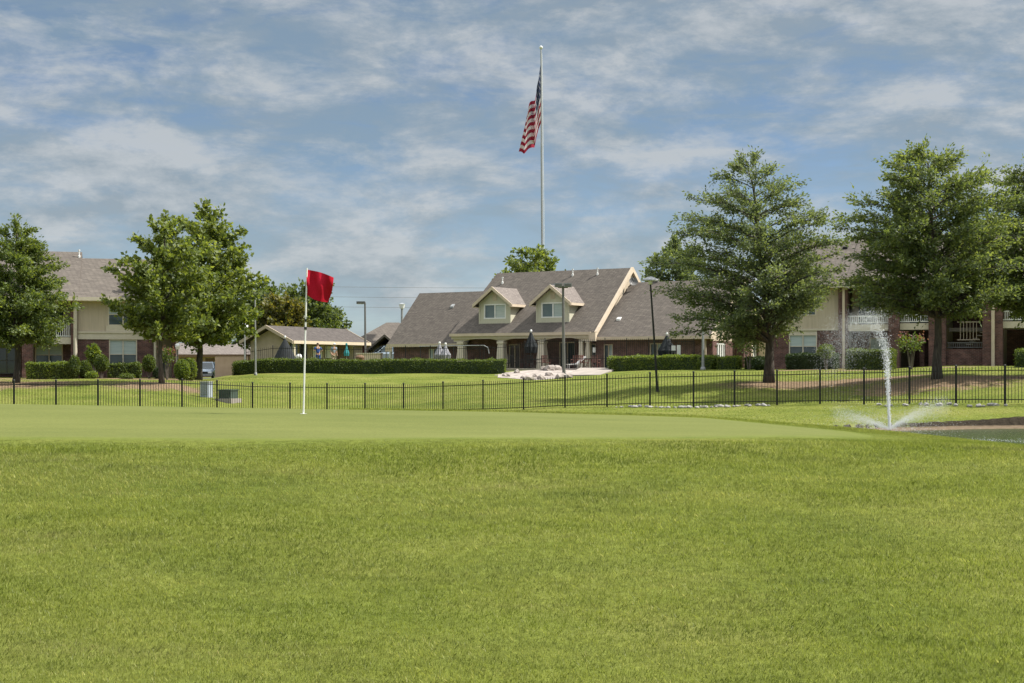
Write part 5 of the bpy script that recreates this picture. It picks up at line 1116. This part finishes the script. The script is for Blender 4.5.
# ------------------------------------------------------------------ fountain
def fountain():
    rng = np.random.default_rng(9); Y = 44.5; x = X(889.5, Y)
    r = thing('pond_fountain', 'white water jet rising from the pond with low sprays', 'fountain', (x, Y, WATER))
    MB().lathe([(.24, -.1), (.26, .03), (.2, .07), (.07, .1), (.05, .2)], 16).build('nozzle_float', M['black'], r)
    m, t, N, L = nt('water_drops')
    d = N.new('ShaderNodeBsdfDiffuse'); d.inputs[0].default_value = (.85, .88, .9, 1); tr = N.new('ShaderNodeBsdfTranslucent'); tr.inputs[0].default_value = (.88, .9, .93, 1)
    gl = N.new('ShaderNodeBsdfGlossy'); gl.inputs['Roughness'].default_value = .2; tp = N.new('ShaderNodeBsdfTransparent')
    def ms(f, a, b): n = N.new('ShaderNodeMixShader'); n.inputs[0].default_value = f; L.new(a.outputs[0], n.inputs[1]); L.new(b.outputs[0], n.inputs[2]); return n
    s = ms(.52, ms(.5, d, tr), tp); s = ms(.15, s, gl); out(t, s.outputs[0])
    OCT = np.array([(1, 0, 0), (-1, 0, 0), (0, 1, 0), (0, -1, 0), (0, 0, 1), (0, 0, -1)], float)
    FO = [(0, 2, 4), (2, 1, 4), (1, 3, 4), (3, 0, 4), (2, 0, 5), (1, 2, 5), (3, 1, 5), (0, 3, 5)]
    def drops(name, P, rad): v = (P[:, None, :] + OCT[None] * rad[:, None, None] * np.array([1, 1, 1.35])).reshape(-1, 3); raw(name, v, 6, FO, m, r)
    # main jet: rises, leans left near the top, breaks into drops
    H = 3.6; n = 4300; t_ = rng.random(n) ** 1.05; cx = -.14 * t_ - .55 * sstep(.55, 1.08, t_) ** 1.5; w = .022 + .17 * t_ ** 2.4
    P = np.c_[cx + rng.normal(0, 1, n) * w, rng.normal(0, 1, n) * w, .3 + t_ * H + rng.normal(0, .05, n)]; drops('jet', P, rng.uniform(.003, .012, n) * (1.2 - .35 * t_))
    # drops falling away at the left of the top
    n = 9500; a = rng.random(n) ** .9; P = np.c_[-.42 - 1.45 * a + rng.normal(0, .3, n), rng.normal(0, .45, n), 3.85 - 1.9 * a ** 2 * rng.random(n) - 1.1 * rng.random(n) ** 2 + rng.normal(0, .12, n)]; drops('falling_spray', P, rng.uniform(.002, .0062, n))
    # low fan sprays
    def fan(dx, top, n, wz):
        u = rng.random(n) ** .8; z = .25 + top * (2 * u * .75 - (u * .75) ** 2 * 1.0) + rng.normal(0, 1, n) * (.02 + wz * u); P = np.c_[dx * u + rng.normal(0, .04, n), rng.normal(0, 1, n) * (.05 + .25 * u), np.maximum(z, .02)]; drops('low_spray', P, rng.uniform(.002, .007, n) * (1.15 - .6 * u))
    fan(-1.75, .5, 6500, .15); fan(1.85, .8, 8000, .19)
    n = 4500; P = np.c_[rng.normal(-.1, .9, n), rng.normal(0, .5, n), np.abs(rng.normal(.35, .35, n))]; drops('mist', P, rng.uniform(.003, .008, n))
    # splash: pale drops spread over the water to stand for ripples
    n = 520; P = np.c_[rng.uniform(1.2, 6.0, n), rng.normal(-1.6, .45, n) + .5 * np.sin(rng.integers(0, 9, n) * 2.1), rng.uniform(.0, .03, n)]; P[:, 1] += -.42 * (P[:, 0] - 1.2); drops('ripple_drops', P, rng.uniform(.004, .010, n))
fountain()

# ------------------------------------------------------------------ people behind the hedge
def skinned(name, joints, edges, m, parent, level=2):
    me = bpy.data.meshes.new(name); me.from_pydata([j[:3] for j in joints], edges, []); o = bpy.data.objects.new(name, me); C.objects.link(o); o.parent = parent
    sk = o.modifiers.new('skin', 'SKIN'); sk.use_smooth_shade = True
    for v, j in zip(me.skin_vertices[0].data, joints): v.radius = (j[3], j[4] if len(j) > 4 else j[3]); v.use_root = False
    me.skin_vertices[0].data[0].use_root = True; o.modifiers.new('sub', 'SUBSURF').levels = level; o.modifiers['sub'].render_levels = level; me.materials.append(m); return o
def person(label, loc, rz, shirt, pants, cap, arms, stoop=0.0, s=1.0):
    r = thing('person', label, 'person', loc, rz); r.scale = (s, s, s)
    def y(z): return -stoop * max(0, z - .95) ** 1.2
    (le, lh), (re, rh) = arms
    J = [(0, y(.95), .95, .15, .11), (0, y(1.2), 1.2, .145, .10), (0, y(1.42), 1.42, .16, .10), (0, y(1.52), 1.52, .055), (0, y(1.58) - .01, 1.60, .075, .085), (0, y(1.66) - .015, 1.69, .085, .10), (0, y(1.74) - .01, 1.765, .05),
         (-.20, y(1.42), 1.43, .06), (*le, .043), (*lh, .034), (.20, y(1.42), 1.43, .06), (*re, .043), (*rh, .034),
         (-.10, 0, .86, .085), (-.11, -.01, .48, .062), (-.12, .02, .09, .045), (-.12, -.12, .045, .045), (.10, 0, .86, .085), (.11, -.02, .48, .062), (.12, .02, .09, .045), (.12, -.12, .045, .045)]
    E = [(0, 1), (1, 2), (2, 3), (3, 4), (4, 5), (5, 6), (2, 7), (7, 8), (8, 9), (2, 10), (10, 11), (11, 12), (0, 13), (13, 14), (14, 15), (15, 16), (0, 17), (17, 18), (18, 19), (19, 20)]
    for side, (e, h) in ((-1, arms[0]), (1, arms[1])):
        d = (Vector(h) - Vector(e)).normalized(); hi = 9 if side < 0 else 12; sd = Vector((1, 0, 0)) * .5 + Vector((0, 0, .1))
        for k in range(5):
            b = len(J); off = Vector(((k - 1.5) * .019, 0, 0)) if k < 4 else Vector((-side * .04, -.01, 0)); p0 = Vector(h) + d * (.05 if k < 4 else .02) + off * .8; p1 = p0 + d * ((.05, .06, .055, .045, .03)[k]) + off * .5; p2 = p1 + d * .03 + Vector((0, .015, -.01))
            J += [(*p0, .011), (*p1, .009), (*p2, .0075)]; E += [(hi, b), (b, b + 1), (b + 1, b + 2)]
    body = skinned('body', J, E, M['skin'], r)
    sh = [(0, y(.92), .92, .165, .125), (0, y(1.2), 1.2, .16, .118), (0, y(1.42), 1.42, .172, .115), (0, y(1.49), 1.49, .075), (-.20, y(1.42), 1.43, .078), ((le[0] * .8 - .04), (le[1] * .7 + y(1.42) * .3), le[2] * .75 + 1.43 * .25, .068), (.20, y(1.42), 1.43, .078), ((re[0] * .8 + .04), (re[1] * .7 + y(1.42) * .3), re[2] * .75 + 1.43 * .25, .068)]
    skinned('shirt', sh, [(0, 1), (1, 2), (2, 3), (2, 4), (4, 5), (2, 6), (6, 7)], M[shirt], r)
    pt = [(0, 0, .95, .16, .12), (-.10, 0, .84, .10), (-.11, -.01, .48, .085), (-.12, .02, .14, .07), (.10, 0, .84, .10), (.11, -.02, .48, .085), (.12, .02, .14, .07)]
    skinned('trousers', pt, [(0, 1), (1, 2), (2, 3), (0, 4), (4, 5), (5, 6)], M[pants], r)
    hy = y(1.7) - .015; h = MB(); h.lathe([(.102 * math.sin(t), .125 * math.cos(t)) for t in np.linspace(1.55, .05, 7)], 14, c=(0, hy + .012, 1.70)); ho = h.build('cap' if cap else 'hair', M[cap or 'hair'], r, True)
    if cap: MB().prism([(-.07, hy - .08), (.07, hy - .08), (.055, hy - .19), (-.055, hy - .19)], 'z', 1.715, 1.73).build('peak', M[cap], ho)
    f = MB(); f.add([(-.014, hy - .092, 1.66), (.014, hy - .092, 1.66), (0, hy - .122, 1.655), (0, hy - .09, 1.70)], [(0, 1, 2), (0, 2, 3), (1, 3, 2), (0, 3, 1)]); f.build('nose', M['skin'], body)
    for s_ in (-1, 1):
        MB().lathe([(.004, -.006), (.011, 0), (.004, .006)], 8, c=(s_ * .034, hy - .088, 1.695)).build('eye', M['hair'], body); MB().lathe([(.008, -.03), (.018, 0), (.008, .03)], 8, c=(s_ * .092, hy + .01, 1.675)).build('ear', M['skin'], body)
    MB().box(-.024, .024, hy - .094, hy - .08, 1.625, 1.633).build('mouth', M['maroon'], body)
Yp = 117.0
person('person in a blue shirt and blue trousers behind the long hedge', (X(318, Yp), Yp, gz(X(318, Yp), Yp)), R(205), 'blue', 'blue', None, (((-.36, -.02, 1.18), (-.22, -.26, 1.12)), ((.36, .0, 1.2), (.20, -.28, 1.22))), .12, 1.05)
person('person in a white cap and grey blue shirt behind the long hedge', (X(333.5, Yp + .5), Yp + .5, gz(X(333.5, Yp + .5), Yp + .5)), R(40), 'greyblue', 'khaki', 'white', (((-.30, .02, 1.13), (-.26, -.16, .95)), ((.30, .02, 1.13), (.27, -.12, .92))), .18, 1.04)

# ------------------------------------------------------------------ cars
def car(label, px, Y, rz, paint, zlift=0):
    x = X(px, Y); r = thing('parked_car', label, 'car', (x, Y, gz(x, Y) + zlift), rz, 'parked cars')
    # front looks along -y; side outline in (y,z)
    sec = [(-2.32, .42, .70, .80), (-2.25, .36, .88, .86), (-1.55, .32, 1.02, .91), (-1.05, .30, 1.08, .92), (.2, .30, 1.10, .93), (1.9, .32, 1.10, .92), (2.25, .40, 1.05, .88)]
    vs = []; fs = []; n = 8
    for y, zb, zt, w in sec: vs += [(-w * .9, y, zb), (-w, y, zb + .15), (-w, y, zt - .15), (-w * .9, y, zt), (w * .9, y, zt), (w, y, zt - .15), (w, y, zb + .15), (w * .9, y, zb)]
    for i in range(len(sec) - 1):
        for k in range(n): fs.append((i * n + k, i * n + (k + 1) % n, (i + 1) * n + (k + 1) % n, (i + 1) * n + k))
    fs += [tuple(range(n)), tuple((len(sec) - 1) * n + k for k in range(n))]; b = MB().add(vs, fs)
    b.prism([(-.35, 1.70), (1.75, 1.70), (1.7, 1.76), (-.2, 1.76)], 'x', -.66, .66)
    for s in (-1, 1):
        for y0, y1 in ((-1.1, -.33), (.45, .5), (2.05, 1.72)): b.tube([(s * .86, y0, 1.08), (s * .67, y1, 1.72)], .05, 5)
    b.build('body', M[paint], r)
    MB().add([(-.80, -1.06, 1.09), (.80, -1.06, 1.09), (.64, -.36, 1.70), (-.64, -.36, 1.70), (-.80, -1.02, 1.07), (.80, -1.02, 1.07), (.64, -.32, 1.69), (-.64, -.32, 1.69)], [(0, 1, 2, 3), (7, 6, 5, 4), (0, 4, 5, 1), (1, 5, 6, 2), (2, 6, 7, 3), (3, 7, 4, 0)]).build('windscreen', M['glass'], r)
    for s in (-1, 1): MB().add([(s * .84, -.95, 1.1), (s * .84, 1.95, 1.1), (s * .66, 1.68, 1.68), (s * .66, -.3, 1.68), (s * .80, -.95, 1.1), (s * .80, 1.95, 1.1), (s * .62, 1.68, 1.68), (s * .62, -.3, 1.68)], [(0, 1, 2, 3), (7, 6, 5, 4), (0, 4, 5, 1), (1, 5, 6, 2), (2, 6, 7, 3), (3, 7, 4, 0)]).build('side_window', M['glass'], r)
    MB().add([(-.78, 2.05, 1.1), (.78, 2.05, 1.1), (.62, 1.74, 1.68), (-.62, 1.74, 1.68), (-.78, 2.0, 1.1), (.78, 2.0, 1.1), (.62, 1.69, 1.68), (-.62, 1.69, 1.68)], [(0, 3, 2, 1), (4, 5, 6, 7), (0, 1, 5, 4), (1, 2, 6, 5), (2, 3, 7, 6), (3, 0, 4, 7)]).build('rear_window', M['glass'], r)
    MB().box(-.45, .45, -2.36, -2.3, .60, .80).build('grille', M['black'], r); MB().box(-.88, .88, -2.40, -2.33, .38, .54).build('bumper', M['grey'], r)
    for s in (-1, 1):
        MB().box(s * .66 - .17, s * .66 + .17, -2.37, -2.3, .64, .80).build('headlight', M['lamp'], r); MB().box(s * 1.0 - .09, s * 1.0 + .09, -.95, -.82, 1.08, 1.25).build('mirror', M['black'], r)
        for y in (-1.45, 1.42):
            w = MB(); w.lathe([(.20, -.1), (.34, -.1), (.36, -.05), (.36, .05), (.34, .1), (.20, .1)], 20); w.v = [(s * .82 + z, y + a, .36 + b_) for a, b_, z in w.v]; wo = w.build('wheel', M['tyre'], r)
            h = MB(); h.lathe([(.2, -.101), (.2, -.06), (.06, .12)], 14); h.v = [(s * (.84 + z), y + a, .36 + b_) for a, b_, z in h.v]; h.build('rim', M['grey'], wo)
car('blue grey car parked nose forward beside the tan screen wall', 206.5, 143, R(4), 'silver')
car('pale blue car partly seen left of the clubhouse downspout', 386, 146, R(-70), 'silver', .2)

# ------------------------------------------------------------------ overhead wires far behind
for i, (py, lab) in enumerate(((288, 'highest of the thin wires crossing the sky behind the golf shop'), (298, 'middle thin wire crossing the sky behind the golf shop'), (308, 'lowest of the thin wires crossing the sky behind the golf shop'))):
    b = MB(); P0 = Vector((-70, 215, Z(py, 215))); b.tube([P0 + Vector((140 * f, 0, -1.2 * (1 - (2 * f - 1) ** 2) + 1.2)) for f in np.linspace(0, 1, 15)], .022, 4); tag(b.build('power_line', M['polegrey']), lab, 'wire', 'overhead wires')

# ------------------------------------------------------------------ sky, sun, camera
SUN_EL, SUN_AZ = 51, 84           # azimuth from +y (view direction) towards +x
def world():
    w = bpy.data.worlds.new('World'); bpy.context.scene.world = w; w.use_nodes = True; t = w.node_tree; N, L = t.nodes, t.links; N.clear()
    sky = N.new('ShaderNodeTexSky'); sky.sky_type = 'NISHITA'; sky.sun_disc = False; sky.sun_elevation = R(SUN_EL); sky.sun_rotation = R(SUN_AZ); sky.air_density = 1.0; sky.dust_density = .3; sky.ozone_density = 1.8; sky.altitude = 2500
    tc = N.new('ShaderNodeTexCoord')
    def noise(st, loc, sc, de, ro, di=0):
        mp = N.new('ShaderNodeMapping'); mp.inputs['Scale'].default_value = st; mp.inputs['Location'].default_value = loc; L.new(tc.outputs['Generated'], mp.inputs[0])
        n = N.new('ShaderNodeTexNoise'); n.inputs['Scale'].default_value = sc; n.inputs['Detail'].default_value = de; n.inputs['Roughness'].default_value = ro; n.inputs['Distortion'].default_value = di; L.new(mp.outputs[0], n.inputs['Vector']); return n.outputs['Fac']
    def rmp(f, st): r = ramp(N, st); L.new(f, r.inputs[0]); return r.outputs[0]
    def mth(op, a, b):
        n = N.new('ShaderNodeMath'); n.operation = op
        for i, q in enumerate((a, b)):
            if isinstance(q, (int, float)): n.inputs[i].default_value = q
            else: L.new(q, n.inputs[i])
        return n.outputs[0]
    def mix(f, a, b):
        x = N.new('ShaderNodeMix'); x.data_type = 'RGBA'
        if isinstance(f, float): x.inputs[0].default_value = f
        else: L.new(f, x.inputs[0])
        for q, i in ((a, 6), (b, 7)):
            if isinstance(q, tuple): x.inputs[i].default_value = (*q, 1)
            else: L.new(q, x.inputs[i])
        return x.outputs[2]
    veil = noise((1, 1, 3.2), (1.70, 4.52, .2), 3.4, 7, .55, .3)           # wide thin layers
    puff = noise((1, 1, 2.5), (.40, 1.95, .02), 8.5, 12, .64, .15)         # heaped clouds
    wisp = noise((1, 1, 4.2), (.7, 1.4, .1), 14.0, 9, .62, .6)
    a = rmp(mth('ADD', mth('MULTIPLY', veil, .65), mth('MULTIPLY', wisp, .35)), [(.37, (0, 0, 0)), (.54, (1, 1, 1))])
    b = rmp(mth('ADD', mth('ADD', mth('MULTIPLY', puff, .62), mth('MULTIPLY', veil, .2)), mth('MULTIPLY', wisp, .18)), [(.43, (0, 0, 0)), (.56, (1, 1, 1))])
    lit = noise((1, 1, 2.5), (.40, 1.95, .07), 8.5, 12, .64, .15)          # the same heaps sampled higher up: pale tops, grey bases
    sh = rmp(mth('ADD', mth('SUBTRACT', puff, lit), .5), [(.40, (0, 0, 0)), (.60, (1, 1, 1))])
    c_thin = (2.7, 3.6, 4.2); c_puff = mix(sh, (3.3, 3.85, 4.3), (6.1, 6.25, 6.3))
    g = N.new('ShaderNodeSeparateXYZ'); L.new(tc.outputs['Generated'], g.inputs[0])
    hzm = N.new('ShaderNodeMapRange'); hzm.inputs['From Min'].default_value = .14; hzm.inputs['From Max'].default_value = 0; hzm.inputs['To Max'].default_value = .55; L.new(g.outputs[2], hzm.inputs['Value'])
    col = mix(mth('MULTIPLY', a, .62), sky.outputs[0], c_thin); col = mix(hzm.outputs[0], col, (3.9, 4.7, 5.2)); col = mix(mth('MULTIPLY', b, .68), col, c_puff)
    # sky brightened smoothly overhead, out of view, added as fill light
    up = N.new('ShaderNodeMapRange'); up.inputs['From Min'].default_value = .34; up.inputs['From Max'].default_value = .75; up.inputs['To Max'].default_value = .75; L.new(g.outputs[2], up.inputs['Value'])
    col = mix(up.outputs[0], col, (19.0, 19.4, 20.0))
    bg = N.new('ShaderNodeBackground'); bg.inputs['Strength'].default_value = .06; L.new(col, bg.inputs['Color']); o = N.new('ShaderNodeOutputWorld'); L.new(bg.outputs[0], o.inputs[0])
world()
su = bpy.data.lights.new('sun', 'SUN'); su.energy = 4.6; su.angle = R(.5); su.color = (1, .95, .87); so = bpy.data.objects.new('sun', su); C.objects.link(so)
d = Vector((math.sin(R(SUN_AZ)) * math.cos(R(SUN_EL)), math.cos(R(SUN_AZ)) * math.cos(R(SUN_EL)), math.sin(R(SUN_EL)))); so.rotation_euler = (-d).to_track_quat('-Z', 'Y').to_euler(); so.location = (0, 0, 60)
ca = bpy.data.cameras.new('camera'); ca.sensor_width = 36; ca.lens = 36 * F / 1024; ca.shift_y = (HZ - 341.5) / 1024; ca.clip_end = 6000; ca.clip_start = .1
co = bpy.data.objects.new('camera', ca); C.objects.link(co); co.location = (0, 0, EYE); co.rotation_euler = (PI / 2, 0, 0); bpy.context.scene.camera = co
sc = bpy.context.scene; sc.render.engine = 'CYCLES'; vs_ = sc.view_settings; sc.display_settings.display_device = 'sRGB'; vs_.view_transform = 'Standard'; vs_.look = 'None'; vs_.exposure = .75; vs_.gamma = 1
sc.cycles.use_denoising = True; sc.cycles.max_bounces = 8; sc.cycles.transparent_max_bounces = 16; sc.cycles.sample_clamp_indirect = 6
